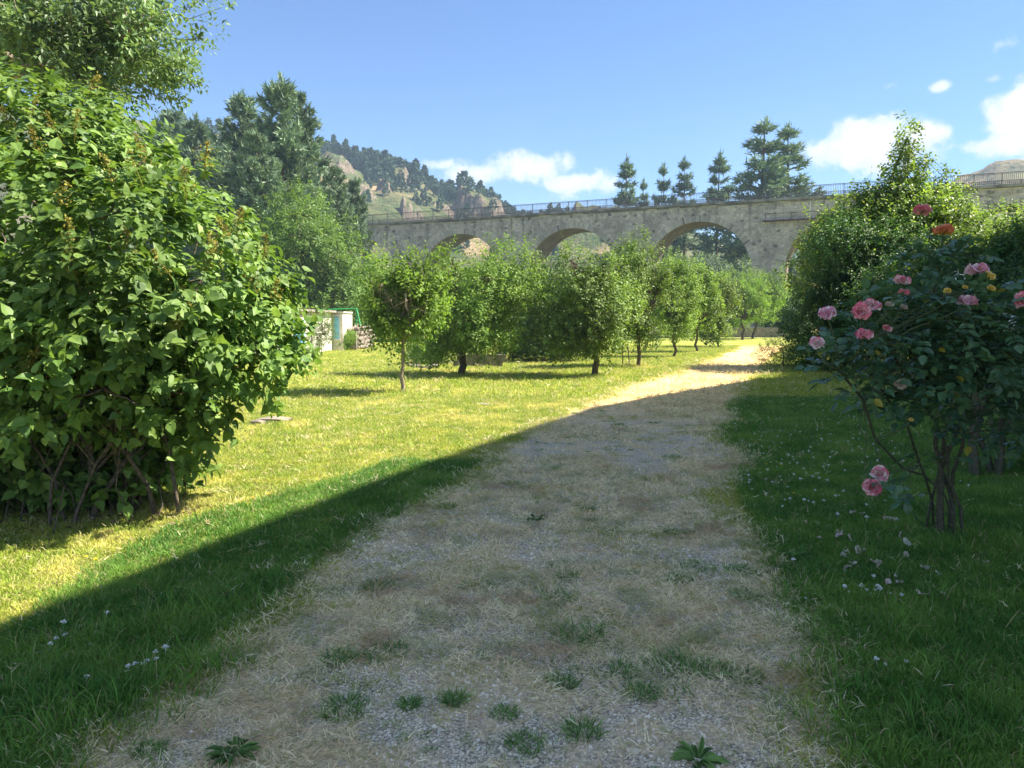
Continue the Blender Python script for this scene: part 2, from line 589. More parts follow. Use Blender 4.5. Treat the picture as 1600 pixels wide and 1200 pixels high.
def mat_blade(name, kind):
    m, nt = new_mat(name)
    g = nt.node('ShaderNodeNewGeometry')
    pos = g.outputs['Position']
    oi = nt.node('ShaderNodeObjectInfo').outputs['Random']
    r = nt.math('FRACT', nt.math('ADD', nt.math('MULTIPLY', g.outputs['Random Per Island'], 5.7), oi))
    if kind == 'green':
        c = lawn_colour(nt, pos, (.24, .34, .04), (.42, .46, .07), (.70, .62, .20))
        dryc = rgb(.42, .36, .17)
        c = nt.mix(nt.math('GREATER_THAN', r, .84), c, dryc)
    elif kind == 'lush':
        c = nt.mix(nt.map(nt.noise(pos, 1.8, 3), .4, .65), rgb(.09, .215, .035), rgb(.175, .315, .05))
        c = nt.mix(nt.math('GREATER_THAN', r, .93), c, rgb(.30, .28, .12))
    elif kind == 'weed':
        c = nt.mix(r, rgb(.10, .21, .06), rgb(.22, .34, .10))
    elif kind == 'pale':
        c = nt.mix(r, rgb(.24, .27, .09), rgb(.46, .42, .20))
    else:
        c = nt.mix(nt.map(nt.noise(pos, 2.6, 4), .4, .62), rgb(.80, .66, .41), rgb(.90, .79, .54))
        c = nt.mix(nt.map(nt.noise(pos, 2.2, 4), .54, .62, 0, .8), c, rgb(.50, .33, .19))
        c = nt.mix(nt.map(nt.noise(pos, 3.4, 4, .6), .53, .62, 0, .75), c, rgb(.36, .38, .15))
        c = nt.mix(nt.math('GREATER_THAN', r, .82), c, rgb(.30, .32, .12))
    v = nt.map(r, 0, 1, .72, 1.25, smooth=False)
    c = nt.vmath('SCALE', c, scale=v)
    pr = principled(nt, c, .6, .25)
    tr = nt.node('ShaderNodeBsdfTranslucent')
    nt.l.new(nt.vmath('SCALE', c, scale=1.4), tr.inputs['Color'])
    mx = nt.node('ShaderNodeMixShader')
    mx.inputs[0].default_value = .3
    nt.l.new(pr, mx.inputs[1]); nt.l.new(tr.outputs[0], mx.inputs[2])
    finish(nt, mx.outputs[0])
    return m


M['ground'] = mat_ground()
M['b_green'] = mat_blade('blade_green', 'green')
M['b_lush'] = mat_blade('blade_lush', 'lush')
M['b_weed'] = mat_blade('blade_weed', 'weed')
M['b_straw'] = mat_blade('blade_straw', 'straw')
M['b_pale'] = mat_blade('blade_pale', 'pale')

gz_a = Fourier(3, 0.9)


def GZ(x, y):
    x = np.asarray(x, float); y = np.asarray(y, float)
    P = np.stack([x, y, x * 0], -1)
    return 0.02 * gz_a(P) * np.clip((y - 0.5) / 3, 0, 1) * np.clip((60 - y) / 20, 0, 1)


# ------------------------------------------------------------------ ground sheet
def build_ground():
    def axis(lim0, lim1, fine, a, b):
        xs = list(np.arange(a, b, fine))
        s = fine; x = b
        while x < lim1:
            xs.append(x); s *= 1.18; x += s
        xs.append(lim1)
        s = fine; x = a - s
        pre = []
        while x > lim0:
            pre.append(x); s *= 1.18; x -= s
        pre.append(lim0)
        return np.array(pre[::-1] + xs)
    xs = axis(-1050, 1150, .25, -18, 22)
    ys = axis(-250, 1200, .25, 0, 50)
    X, Y = np.meshgrid(xs, ys)
    Z = GZ(X, Y)
    V = np.stack([X, Y, Z], -1).reshape(-1, 3)
    nx, ny = len(xs), len(ys)
    i = np.arange(ny - 1)[:, None] * nx + np.arange(nx - 1)[None]
    Fq = np.stack([i, i + 1, i + nx + 1, i + nx], -1).reshape(-1, 4)
    a = Acc(); a.add(V, Fq)
    o = a.build('ground', M['ground'])
    tag(o, kind='structure')


build_ground()


# ------------------------------------------------------------------ hills
def mat_hill(name, grass1, grass2, rock, tan, scale=.03, rocky=.5):
    m, nt = new_mat(name)
    g = nt.node('ShaderNodeNewGeometry')
    pos = g.outputs['Position']
    sep = nt.node('ShaderNodeSeparateXYZ'); nt.l.new(g.outputs['Normal'], sep.inputs[0])
    n = nt.noise(pos, scale, 7, .62)
    n2 = nt.noise(pos, scale * 6, 6, .68)
    c = nt.mix(nt.map(nt.math('ADD', nt.math('MULTIPLY', n, .5), nt.math('MULTIPLY', n2, .5)), .42, .58), rgb(*grass1), rgb(*grass2))
    # scrub dots
    c = nt.mix(nt.map(nt.noise(pos, scale * 13, 4, .6), .56, .64, 0, .8), c, rgb(.035, .06, .025))
    c = nt.mix(nt.map(nt.noise(pos, scale * .8, 5, .6), .57, .64, 0, .85), c, rgb(*tan))
    rr = nt.mix(nt.map(n2, .3, .7), rgb(*rock), rgb(rock[0] * .45, rock[1] * .45, rock[2] * .5))
    steep = nt.map(nt.math('ADD', sep.outputs[2], nt.math('MULTIPLY', nt.math('SUBTRACT', n2, .5), .5)), rocky - .12, rocky + .10, 1, 0)
    c = nt.mix(steep, c, rr)
    finish(nt, principled(nt, c, .95, .1, nt.math('ADD', n2, nt.noise(pos, scale * 22, 5, .7)), .9, 1.6))
    return m


M['hill'] = mat_hill('hill_scrub', (.075, .105, .04), (.14, .135, .065), (.27, .215, .16), (.34, .25, .15), .03, .66)
M['hill_brown'] = mat_hill('hill_brown', (.14, .14, .07), (.22, .17, .10), (.24, .19, .16), (.25, .19, .12), .012, .55)
M['hill_wood'] = mat_hill('hill_wood', (.04, .075, .035), (.06, .10, .045), (.18, .16, .13), (.12, .14, .07), .015, .4)

HILL = {}


def hill(name, rows, Y0, Yr, Y1, mat, amp=5, seed=1, n=260, m=80, cliffs=(), dense=None):
    """rows: (px,row) of the ridge; it rises from Y0 to the ridge at Yr, falls to Y1"""
    rows = sorted(rows)
    pxs = np.linspace(rows[0][0], rows[-1][0], n)
    if dense:
        pxs = np.sort(np.concatenate([np.linspace(rows[0][0], rows[-1][0], n - dense[2]), np.linspace(dense[0], dense[1], dense[2])]))
    rr = np.interp(pxs, [r[0] for r in rows], [r[1] for r in rows])
    f1 = Fourier(seed, .035); f2 = Fourier(seed + 1, .11, 20); f3 = Fourier(seed + 2, .33, 24); f4 = Fourier(seed + 3, .95, 24); f5 = Fourier(seed + 4, 2.1, 24)
    t = np.concatenate([np.linspace(0, 1, int(m * .7)), np.linspace(1, 2, int(m * .3) + 1)[1:]])
    tops = [at_depth(px, r_, Yr) for px, r_ in zip(pxs, rr)]
    sx = np.array([q.x / Yr for q in tops]); tz = np.array([max(q.z, 0) for q in tops])
    Yv = np.where(t <= 1, Y0 + (Yr - Y0) * t, Yr + (Y1 - Yr) * (t - 1))
    kv = np.where(t <= 1, (np.sin(math.pi * (t - .5)) + 1) / 2, (np.cos(math.pi * (t - 1)) + 1) / 2)
    kv = kv * .75 + np.where(t <= 1, t, 2 - t) * .25
    G = np.stack([sx[None] * Yv[:, None], np.repeat(Yv[:, None], n, 1), tz[None] * kv[:, None]], -1)
    P = G.copy(); P[..., 2] = 0
    w = np.clip(G[..., 2] / 20, 0, 1)
    dz = f1(P) * amp * .5 + np.abs(f2(P)) * amp * .45 + f3(P) * amp * .10 - amp * .35
    rm = np.zeros(dz.shape)
    for (cx, cy, rad, hh) in cliffs:
        d = np.sqrt(((P[..., 0] - cx) * 1.25) ** 2 + (P[..., 1] - cy) ** 2) / rad
        d = d + .22 * f2(P) + .10 * f3(P)
        q = np.clip((1 - d) * 2.6, 0, 1)
        dz += hh * q
        rm = np.maximum(rm, np.clip((1.25 - d) * 2, 0, 1))
    rm = np.maximum(rm, np.clip(f2(P) - 1.3, 0, .5))
    P3 = G + np.stack([0 * dz, 0 * dz, dz * 2], -1)
    crag = (1 - np.abs(f3(P3))) * 1.2 + (1 - np.abs(f4(P3))) * .55 + (1 - np.abs(f5(P3))) * .2
    dz += rm * crag * .8 * min(amp / 5, 1.2)
    G[..., 2] += dz * w - 1.0 * (1 - np.clip(G[..., 2] / 3, 0, 1))
    V = G.reshape(-1, 3)
    i = np.arange(len(t) - 1)[:, None] * n + np.arange(n - 1)[None]
    Fq = np.stack([i, i + 1, i + n + 1, i + n], -1).reshape(-1, 4)
    a = Acc(); a.add(V, Fq)
    o = a.build(name, mat, smooth=False)
    tag(o, kind='structure')
    HILL[name] = (G, t)
    return o


cl = []
for px, y, rad, hh in ((628, 300, 11, 4), (752, 282, 12, 7), (640, 235, 6, 4), (520, 290, 9, 3), (560, 250, 7, 3), (690, 270, 5, 3), (600, 262, 5, 3), (940, 290, 12, 4)):
    p = at_depth(px, 300, y)
    cl.append((p.x, p.y, rad, hh))
hill('hill', [(-500, 200), (-100, 190), (150, 200), (250, 214), (350, 228), (480, 257), (560, 271), (640, 288), (700, 306), (760, 322), (800, 334), (850, 346),
              (950, 362), (1060, 385), (1180, 420), (1300, 455), (1420, 492)], 110, 330, 520, M['hill'], 5, 11, 760, 150, cl, (440, 960, 520))
hill('far_hill', [(980, 470), (1100, 410), (1200, 372), (1262, 356), (1320, 362), (1400, 350), (1500, 330), (1650, 330), (1900, 340), (2300, 400)], 450, 720, 980, M['hill_wood'], 7, 21, 160, 50)
hill('brown_hill', [(1290, 480), (1380, 360), (1450, 295), (1500, 272), (1532, 262), (1560, 246), (1600, 240), (1680, 232), (1850, 235), (2100, 270), (2400, 340)], 230, 410, 600, M['hill_brown'], 4, 31, 200, 60)


# ------------------------------------------------------------------ conifers
def pine_mesh(name, seed, H, rad, nwh=22, per=6, tuft=12, blade=.34, irregular=.35, droop=.1, base=.15, far=False, shape=1.0, bw=.05, bl=7):
    g = np.random.default_rng(seed)
    wood = Acc(); nd = Acc()
    lean = g.normal(size=2) * .02 * H
    wood.tube([(0, 0, -.2), (lean[0] * .3, lean[1] * .3, H * .35), (lean[0] * .7, lean[1] * .7, H * .7), (lean[0], lean[1], H)], [H * .018, H * .013, H * .007, .02], 5 if far else 7)
    P = []; Y = []
    for w in range(nwh):
        t = base + (1 - base) * (w + g.uniform(-.3, .3)) / nwh
        if t > .985: continue
        z = t * H
        Lw = rad * ((1 - t) / (1 - base)) ** (.75 * shape) * (1 if t > base + .12 else .75)
        k = per + int(g.integers(-1, 2))
        th0 = g.uniform(0, 6.28)
        for b in range(max(3, k)):
            if g.uniform() < irregular * .3: continue
            th = th0 + b * 6.28 / k + g.uniform(-.3, .3)
            L = Lw * g.uniform(1 - irregular, 1.12) + .25
            up = .30 * t - droop + g.uniform(-.08, .12)
            d = np.array([math.cos(th), math.sin(th), up])
            s0 = np.array([lean[0] * t, lean[1] * t, z])
            tip = s0 + d * L + np.array([0, 0, .14 * L])
            mid = s0 + d * L * .55
            if not far or g.uniform() < .5:
                wood.tube([s0, mid, tip], [H * .0035, H * .0022, .01], 3)
            nt_ = max(3, int(tuft * (L / rad + .25)))
            tt = g.uniform(.22, 1.0, nt_) ** .8
            q = s0 + (mid - s0) * (np.minimum(tt, .55) / .55)[:, None] + (tip - mid) * (np.clip(tt - .55, 0, 1) / .45)[:, None]
            lat = np.array([-math.sin(th), math.cos(th), 0])
            sd = g.normal(size=nt_) * .22 * L * (1.15 - tt)
            q = q + lat * sd[:, None] + np.array([0, 0, 1]) * g.normal(size=(nt_, 1)) * .05 * L
            P.append(q)
            Y.append(np.tile(d, (nt_, 1)) + lat * np.sign(sd)[:, None] * .7 + np.array([0, 0, .25]))
    # leader
    q = np.array([[lean[0], lean[1], H - i * .06 * H / 6] for i in range(7)])
    P.append(q); Y.append(np.tile([0, 0, 1.0], (7, 1)))
    P = np.concatenate(P); Y = nrm(np.concatenate(Y))
    n = len(P)
    for j in range(bl):
        yd = nrm(Y + g.normal(size=(n, 3)) * .55)
        V, Fc = scatter(BLADE, BLADE_F, P + g.normal(size=(n, 3)) * blade * .22, yd, rand_dir(g, n), blade * g.uniform(.7, 1.25, n), bw / .34 * 1.0)
        nd.add(V, Fc, 0)
    return wood.mesh(name + '_trunk', M['bark_pine']), nd.mesh(name + '_crown', M['needle_far'] if far else M['needle'], smooth=False)


def place_tree(name, wood, crown, loc, label, group, cat='tree', rz=0, s=(1, 1, 1)):
    t = empty(name, loc, label, cat, group, rz)
    t.scale = s
    w = bpy.data.objects.new('trunk', wood); COL.objects.link(w); w.parent = t
    c = bpy.data.objects.new('crown', crown); COL.objects.link(c); c.parent = t
    c['kind'] = 'stuff'
    return t


# pines behind the viaduct
pv = [pine_mesh('pv%d' % i, 40 + i, 20, 5.6, 17, 7, 20, .62, .50, .03, .08, bw=.085, bl=8, shape=1.25) for i in range(3)]
pvs = [  # px, top row, distance, width factor, variant, label
    (973, 250, 118, .95, 0, 'spire shaped pine behind the viaduct, leftmost of those above the railing'),
    (1008, 284, 122, .6, 1, 'shortest young pine just showing above the viaduct railing'),
    (1041, 258, 126, .75, 2, 'thin pale pine above the railing, left one of the pale pair'),
    (1074, 250, 126, .85, 1, 'thin pale pine above the railing, right one of the pale pair'),
    (1121, 240, 116, .95, 0, 'dense dark pine behind the railing between the pale pair and the tallest pine'),
    (1192, 186, 108, 1.35, 2, 'tallest pine behind the viaduct with widely spread branches'),
    (1240, 199, 110, 1.25, 1, 'tall pine leaning its branches right of the tallest pine, behind the viaduct')]
for px, row, y, wf, v, lab in pvs:
    p = at_depth(px, row, y)
    s = p.z / 20
    place_tree('pine_tree', pv[v][0], pv[v][1], (p.x, p.y, 0), lab, 'pines rising behind the viaduct', rz=random.uniform(0, 6), s=(s * wf * .92, s * wf * .92, s))

# tall clumpy pines on the left
pl = [pine_mesh('pl%d' % i, 60 + i, 18, 5.6, 20, 7, 24, .55, .5, -.08, .03, shape=.85, bw=.10, bl=10) for i in range(3)]
pls = [(432, 124, 62, 1.0, 0, 'tallest blue green pine of the clump left of the bare hill'),
       (466, 150, 66, .95, 1, 'pine leaning against the right side of the tallest pine in the left clump'),
       (368, 148, 68, 1.0, 2, 'pine with ragged top standing left of the tallest pine'),
       (312, 186, 74, 1.1, 0, 'hazier pine between the ash branches and the ragged pine'),
       (268, 178, 84, 1.1, 1, 'distant pine half hidden behind the tips of the ash tree'),
       (520, 262, 70, .85, 1, 'lower pine right of the pine clump in front of the rocky hill'),
       (408, 208, 58, 1.0, 2, 'lower pine filling the front of the pine clump'),
       (330, 232, 60, 1.0, 1, 'lower brownish pine behind the lilac bush'),
       (552, 280, 74, .7, 2, 'small pine at the foot of the rocky hill beside the viaduct end'),
       (235, 205, 66, 1.0, 2, 'pine hidden mostly behind the lilac bush')]
for px, row, y, wf, v, lab in pls:
    p = at_depth(px, row, y)
    s = p.z / 18
    place_tree('pine_tree', pl[v][0], pl[v][1], (p.x, p.y, 0), lab, 'pines on the left', rz=random.uniform(0, 6), s=(s * wf * .8, s * wf * .8, s))

# small pines along the ridge of the hill, each one object
fp = []
for i in range(4):
    g = np.random.default_rng(80 + i)
    a = Acc()
    a.tube([(0, 0, -1), (0, 0, 9)], [.18, .03], 4, 1)
    n = 700
    t = g.uniform(.08, 1, n) ** .9
    th = g.uniform(0, 6.28, n)
    lump = 1 + .35 * np.sin(th * 3 + t * 14 + i)
    r = (1 - t) ** .7 * (2.6 if i < 3 else 3.6) * g.uniform(.35, 1, n) * lump
    P = np.stack([np.cos(th) * r, np.sin(th) * r, t * (10 if i < 3 else 7.5)], -1)
    Yd = np.stack([np.cos(th), np.sin(th), .4 + 0 * th], -1) + g.normal(size=(n, 3)) * .5
    V, Fc = scatter(LEAF, LEAF_F, P, Yd, rand_dir(g, n), g.uniform(.7, 1.3, n), 1.1)
    a.add(V, Fc, 0)
    fp.append(a.mesh('hill_pine', [M['needle_far'], M['bark_pine']], smooth=False))
G, tt_ = HILL['hill']
gg = np.random.default_rng(5)
hn = Fourier(55, .05)
spots = []
for k in range(16000):
    j = int(gg.integers(30, 740)); i = int(gg.integers(40, 114)) if gg.uniform() < .5 else int(gg.integers(92, 114))
    p = G[i, j]
    px, py = project(p)
    if px < 255 or px > 905: continue
    t = tt_[i]
    pr = .9 if t > .92 else .03
    if px > 570 and t > .66: pr = max(pr, .55 if hn(p) > -.2 or t > .84 else .05)
    if px > 570 and t > .45 and hn(p) > .9: pr = max(pr, .35)
    if px < 560 and t < .93: pr = .02
    if px < 470: pr = .8 if t > .6 else .2
    if gg.uniform() > pr or t > 1.14: continue
    s_ = gg.uniform(.38, .80) * (1.0 if px < 780 else .85) * (1 if t > .9 else .8)
    spots.append((s_, p, gg.uniform(.85, 1.1), gg.uniform(0, 6), int(gg.integers(0, 4))))
    if len(spots) >= 1300: break
spots.sort(key=lambda q: -q[0])
for s_, p, sz_, rz_, v_ in spots[:300]:
    o = bpy.data.objects.new('hill_pine', fp[v_])
    COL.objects.link(o)
    o.location = p
    o.scale = (s_, s_, s_ * sz_)
    o.rotation_euler.z = rz_
    tag(o, 'small dark pine on the wooded ridge of the hill beyond the viaduct', 'tree', 'pines on the hill ridge')
wood_ = Acc()
for s_, p, sz_, rz_, v_ in spots[300:]:
    n = 150
    t = gg.uniform(.08, 1, n) ** .9; th = gg.uniform(0, 6.28, n)
    r = (1 - t) ** .7 * 2.8 * gg.uniform(.35, 1, n) * s_
    q = np.array(p) + np.stack([np.cos(th) * r, np.sin(th) * r, t * 9 * s_ * sz_], -1)
    V, Fc = scatter(LEAF, LEAF_F, q, np.stack([np.cos(th), np.sin(th), .4 + 0 * th], -1) + gg.normal(size=(n, 3)) * .5, rand_dir(gg, n), gg.uniform(1.1, 2.0, n) * s_ * 1.3, 1.2)
    wood_.add(V, Fc)
o = wood_.build('hill_wood', M['needle_far'], None, smooth=False)
tag(o, 'wood of small pines and scrub covering the slope of the hill', 'wood', kind='stuff')


# ------------------------------------------------------------------ viaduct
def build_viaduct():
    g = np.random.default_rng(9)
    HZ = 13.0 + EYE
    def deck_pt(px, py):
        d = ray(px, py); t = 13.0 / d.z
        return np.array([d.x * t, d.y * t])
    A = deck_pt(565, 348); B = deck_pt(1600, 284)
    dirv = (B - A) / np.linalg.norm(B - A)
    nrmv = np.array([dirv[1], -dirv[0]])          # towards the camera
    if nrmv[1] > 0: nrmv = -nrmv
    def W(u, v, z):
        u = np.asarray(u, float); v = np.asarray(v, float); z = np.asarray(z, float)
        return np.stack([A[0] + dirv[0] * u - nrmv[0] * v, A[1] + dirv[1] * u - nrmv[1] * v, z + 0 * u], -1)
    def u_of(px, z):
        lo, hi = -60.0, 140.0
        for _ in range(60):
            mid = (lo + hi) / 2
            if project(W(mid, 0, z))[0] < px: lo = mid
            else: hi = mid
        return (lo + hi) / 2
    # arch centres seen in the photograph
    c3 = (u_of(833, 8.5) + u_of(955, 8.5)) / 2
    c4 = (u_of(1014, 8.5) + u_of(1171, 8.5)) / 2
    pitch = (u_of(1218, 8.5) - u_of(1014, 8.5)) 
    crown = z_at(1093, 346, float(W(c4, 0, 0)[1]))
    pitch = c4 - c3
    half = (u_of(1171, 8.5) - u_of(1014, 8.5)) / 2
    # circle through crown with half chord at z=8.5
    h = crown - 8.5
    r = (half ** 2 + h ** 2) / (2 * h)
    spring = crown - r
    print('viaduct', A, B, 'c3', c3, 'c4', c4, 'pitch', pitch, 'r', r, 'crown', crown, 'spring', spring)
    cs = [c4 + (k) * pitch for k in range(-4, 4)]
    U0, U1 = cs[0] - pitch / 2 - 6, cs[-1] + pitch / 2 + 8
    TH = 5.2
    ztop = HZ - .45
    def zlow(u):
        for c in cs:
            if abs(u - c) < r - 1e-6:
                return spring + math.sqrt(max(r * r - (u - c) ** 2, 0))
        return 0.0
    root = empty('viaduct', tuple(W((U0 + U1) / 2, TH / 2, 0)), 'long grey rubble stone viaduct with round arches and an iron railing', 'viaduct')
    # --- wall body
    a = Acc()
    us = [U0]
    segs = []
    prev = U0
    for c in cs:
        segs.append(('p', prev, c - r)); segs.append(('a', c)); prev = c + r
    segs.append(('p', prev, U1))
    for sg in segs:
        if sg[0] == 'p':
            u0, u1 = sg[1], sg[2]
            for v in (0, TH):
                a.add(np.stack([W(u0, v, -1), W(u1, v, -1), W(u1, v, ztop), W(u0, v, ztop)]), [(0, 1, 2, 3)])
            for u in (u0, u1):
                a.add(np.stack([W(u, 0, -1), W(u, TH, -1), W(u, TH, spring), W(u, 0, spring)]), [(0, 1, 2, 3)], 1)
        else:
            c = sg[1]
            th = np.linspace(math.pi, 0, 37)
            uu = c + r * np.cos(th); zz = spring + r * np.sin(th)
            for v in (0, TH):
                for k in range(36):
                    a.add(np.stack([W(uu[k], v, zz[k]), W(uu[k + 1], v, zz[k + 1]), W(uu[k + 1], v, ztop), W(uu[k], v, ztop)]), [(0, 1, 2, 3)])
            for k in range(36):
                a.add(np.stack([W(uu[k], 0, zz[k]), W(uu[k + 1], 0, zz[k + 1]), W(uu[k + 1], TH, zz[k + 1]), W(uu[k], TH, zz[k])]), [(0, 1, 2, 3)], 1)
    a.add(np.stack([W(U0, 0, ztop), W(U1, 0, ztop), W(U1, TH, ztop), W(U0, TH, ztop)]), [(0, 1, 2, 3)])
    m, nt = new_mat('viaduct_mortar')
    pos = nt.pos(); n = nt.noise(pos, 1.2, 6, .65); n2 = nt.noise(pos, 9, 5, .7)
    finish(nt, principled(nt, nt.mix(nt.map(n, .35, .65), rgb(.54, .49, .43), rgb(.40, .365, .33)), .95, .1, n2, .5, .05))
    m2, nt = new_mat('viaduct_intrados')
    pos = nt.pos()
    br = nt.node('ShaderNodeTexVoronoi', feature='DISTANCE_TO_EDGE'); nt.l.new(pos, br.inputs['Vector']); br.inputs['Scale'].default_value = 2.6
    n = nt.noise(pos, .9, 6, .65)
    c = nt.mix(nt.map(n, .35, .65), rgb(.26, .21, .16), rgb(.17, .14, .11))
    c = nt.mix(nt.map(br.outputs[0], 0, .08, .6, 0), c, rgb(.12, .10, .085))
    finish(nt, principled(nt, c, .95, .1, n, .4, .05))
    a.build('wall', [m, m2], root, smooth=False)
    # --- rubble stones on the face
    m, nt = new_mat('viaduct_stone')
    gm = nt.node('ShaderNodeNewGeometry'); pos = gm.outputs['Position']
    rnd = gm.outputs['Random Per Island']
    n = nt.noise(pos, .35, 6, .65); n2 = nt.noise(pos, 7, 5, .7)
    c = nt.mix(rnd, rgb(.34, .305, .275), rgb(.53, .475, .425))
    c = nt.mix(nt.math('GREATER_THAN', nt.math('FRACT', nt.math('MULTIPLY', rnd, 19.7)), .955), c, rgb(.20, .18, .165))
    c = nt.vmath('SCALE', c, scale=nt.map(n, .3, .7, .72, 1.2))
    # runs of dark weathering below the coping
    sp = nt.node('ShaderNodeSeparateXYZ'); nt.l.new(pos, sp.inputs[0])
    mp = nt.node('ShaderNodeMapping'); mp.inputs['Scale'].default_value = (1.0, 1.0, .06); nt.l.new(pos, mp.inputs[0])
    st = nt.map(nt.noise(mp.outputs[0], 1.6, 4, .6), .52, .68)
    st = nt.math('MULTIPLY', st, nt.map(sp.outputs[2], HZ - 6, HZ - .5))
    c = nt.mix(nt.math('MULTIPLY', st, .65), c, rgb(.075, .07, .07))
    finish(nt, principled(nt, c, .92, .12, n2, .7, .05))
    M['vstone'] = m
    su, sz = .42, .31
    nu = int((U1 - U0) / su); nz = int((ztop) / sz)
    def lat(i, j):
        return None
    ju = g.uniform(-.30, .30, (nu * 2 + 6, nz + 3)) * su * .62
    jz = g.uniform(-.33, .33, (nu * 2 + 6, nz + 3)) * sz
    a = Acc()
    def V2(i2, j):     # lattice of half cells: i2 in half units
        return np.array([U0 + i2 * su * .5 + ju[i2, j], j * sz + jz[i2, j]])
    def inside(u, z, extra=0.0):
        for c in cs:
            if z > spring:
                if math.hypot(u - c, z - spring) < r + extra: return True
            elif abs(u - c) < r + min(extra, .12): return True
        return False
    for j in range(nz + 1):
        if (j + 1) * sz > ztop + .1: continue
        for i in range(nu - 1):
            o = (j % 2)
            i2 = i * 2 + o
            if g.uniform() < .04: continue
            poly = np.array([V2(i2, j), V2(i2 + 1, j), V2(i2 + 2, j), V2(i2 + 2, j + 1), V2(i2 + 1, j + 1), V2(i2, j + 1)])
            c0 = poly.mean(0)
            if any(inside(q[0], q[1], .02) for q in poly) or inside(c0[0], c0[1], .74): continue
            if c0[1] > ztop - .1: continue
            k = .90
            p1 = c0 + (poly - c0) * k
            p2 = c0 + (poly - c0) * (k - .14)
            p1[:, 1] = np.minimum(p1[:, 1], ztop - .01); p2[:, 1] = np.minimum(p2[:, 1], ztop - .02)
            pr = g.uniform(.03, .09)
            tilt = g.normal(size=2) * .05
            v1 = W(p1[:, 0], 0 * p1[:, 0] + .01, p1[:, 1])
            v2 = W(p2[:, 0], -(pr + (p2 - c0) @ tilt), p2[:, 1])
            V = np.concatenate([v1, v2])
            a.add(V, [(q, (q + 1) % 6, 6 + (q + 1) % 6, 6 + q) for q in range(6)] + [(6, 7, 8, 9), (6, 9, 10, 11)])
    o = a.build('stone', m, root, smooth=False); o['kind'] = 'stuff'
    # --- voussoirs
    a = Acc()
    for c in cs:
        nv = 74
        for k in range(nv):
            t0 = math.pi * k / nv + .007; t1 = math.pi * (k + 1) / nv - .007
            rr1 = r + g.uniform(.62, .76)
            pr = g.uniform(.07, .11)
            pts = [(r - .02, t0), (r - .02, t1), (rr1, t1), (rr1, t0)]
            uz = np.array([(c + q * math.cos(t), spring + q * math.sin(t)) for q, t in pts])
            v1 = W(uz[:, 0], 0 * uz[:, 0] + .3, uz[:, 1]); v2 = W(uz[:, 0], 0 * uz[:, 0] - pr, uz[:, 1])
            a.add(np.concatenate([v1, v2]), [(4, 5, 6, 7), (0, 1, 5, 4), (1, 2, 6, 5), (2, 3, 7, 6), (3, 0, 4, 7)])
    o = a.build('arch_stone', m, root, smooth=False); o['kind'] = 'stuff'
    # --- coping slabs
    m3 = mat_simple('coping', (.26, .245, .225), (.13, .12, .115), .9, .9, .15, .6, .03)
    a = Acc()
    u = U0
    ang = math.atan2(dirv[1], dirv[0])
    while u < U1:
        L = g.uniform(1.0, 1.7)
        dz = g.uniform(-.012, .012)
        cpt = W(u + L / 2, .25 - .15, HZ - .30 + dz)
        a.box(cpt, (L - .02, 1.05, .26), 0, ang)
        cpt = W(u + L / 2, .30, HZ - .50)
        if g.uniform() < .8: a.box(cpt, (L - .05, .86, .16), 0, ang)
        u += L
    a.box(W((U0 + U1) / 2, TH - .1, HZ - .32), (U1 - U0, 1.0, .3), 0, ang)
    o = a.build('coping_stone', m3, root, smooth=False); o['kind'] = 'stuff'
    # --- railings
    iron = mat_simple('railing_iron', (.035, .04, .045), (.07, .06, .055), 3, .6, .4)
    for v in (.12, TH - .2):
        rail = Acc()
        for zz, th in ((HZ + .98, .055), (HZ + .88, .03), (HZ + .02, .035)):
            rail.box(W((U0 + U1) / 2, v, zz), (U1 - U0, .05, th), 0, ang)
        ro = rail.build('railing', iron, root, smooth=False)
        bal = Acc()
        u = U0
        while u < U1:
            bal.box(W(u, v, HZ + .4), (.03, .03, .95), 0, ang)
            u += .165
        b = bal.build('baluster', iron, None, smooth=False); b.parent = ro; b['kind'] = 'stuff'
        b.location = -Vector(root.location)
        pm = Acc(); pm.box((0, 0, .42), (.08, .08, 1.18), 0, ang)
        pmesh = pm.mesh('post', iron, smooth=False)
        u = U0
        while u < U1:
            p = bpy.data.objects.new('railing_post', pmesh); COL.objects.link(p); p.parent = ro
            p.location = Vector(W(u, v, HZ)) - Vector(root.location)
            u += 2.31
    # --- rusty service walkway hanging on the face
    rust = mat_simple('rusty_iron', (.12, .06, .045), (.07, .045, .04), 4, .8, .2)
    ua, ub = u_of(1192, 12), u_of(1330, 12)
    zw = z_at(1240, 343, float(W((ua + ub) / 2, 0, 0)[1]))
    wk = Acc()
    wk.box(W((ua + ub) / 2, -.35, zw), (ub - ua, .6, .09), 0, ang)
    wo = wk.build('service_walkway', rust, root, smooth=False)
    wk = Acc(); wk.box(W((ua + ub) / 2, -.62, zw + .72), (ub - ua, .05, .05), 0, ang)
    h_ = wk.build('handrail', rust, None, smooth=False); h_.parent = wo; h_.location = -Vector(root.location)
    u = ua + .3
    while u < ub:
        wk = Acc(); wk.box(W(u, -.62, zw + .36), (.05, .05, .78), 0, ang)
        q = wk.build('walkway_post', rust, None, smooth=False); q.parent = wo; q.location = -Vector(root.location)
        u += 2.6
    wk = Acc(); wk.box(W(u_of(1266, 13.2), -.13, HZ - 1.6), (.05, .05, 2.0), 0, ang)
    q = wk.build('drain_pipe', M['white_flower'], None, smooth=False); q.parent = root; q.location = -Vector(root.location)
    return W, cs, r


VW, VCS, VR = build_viaduct()


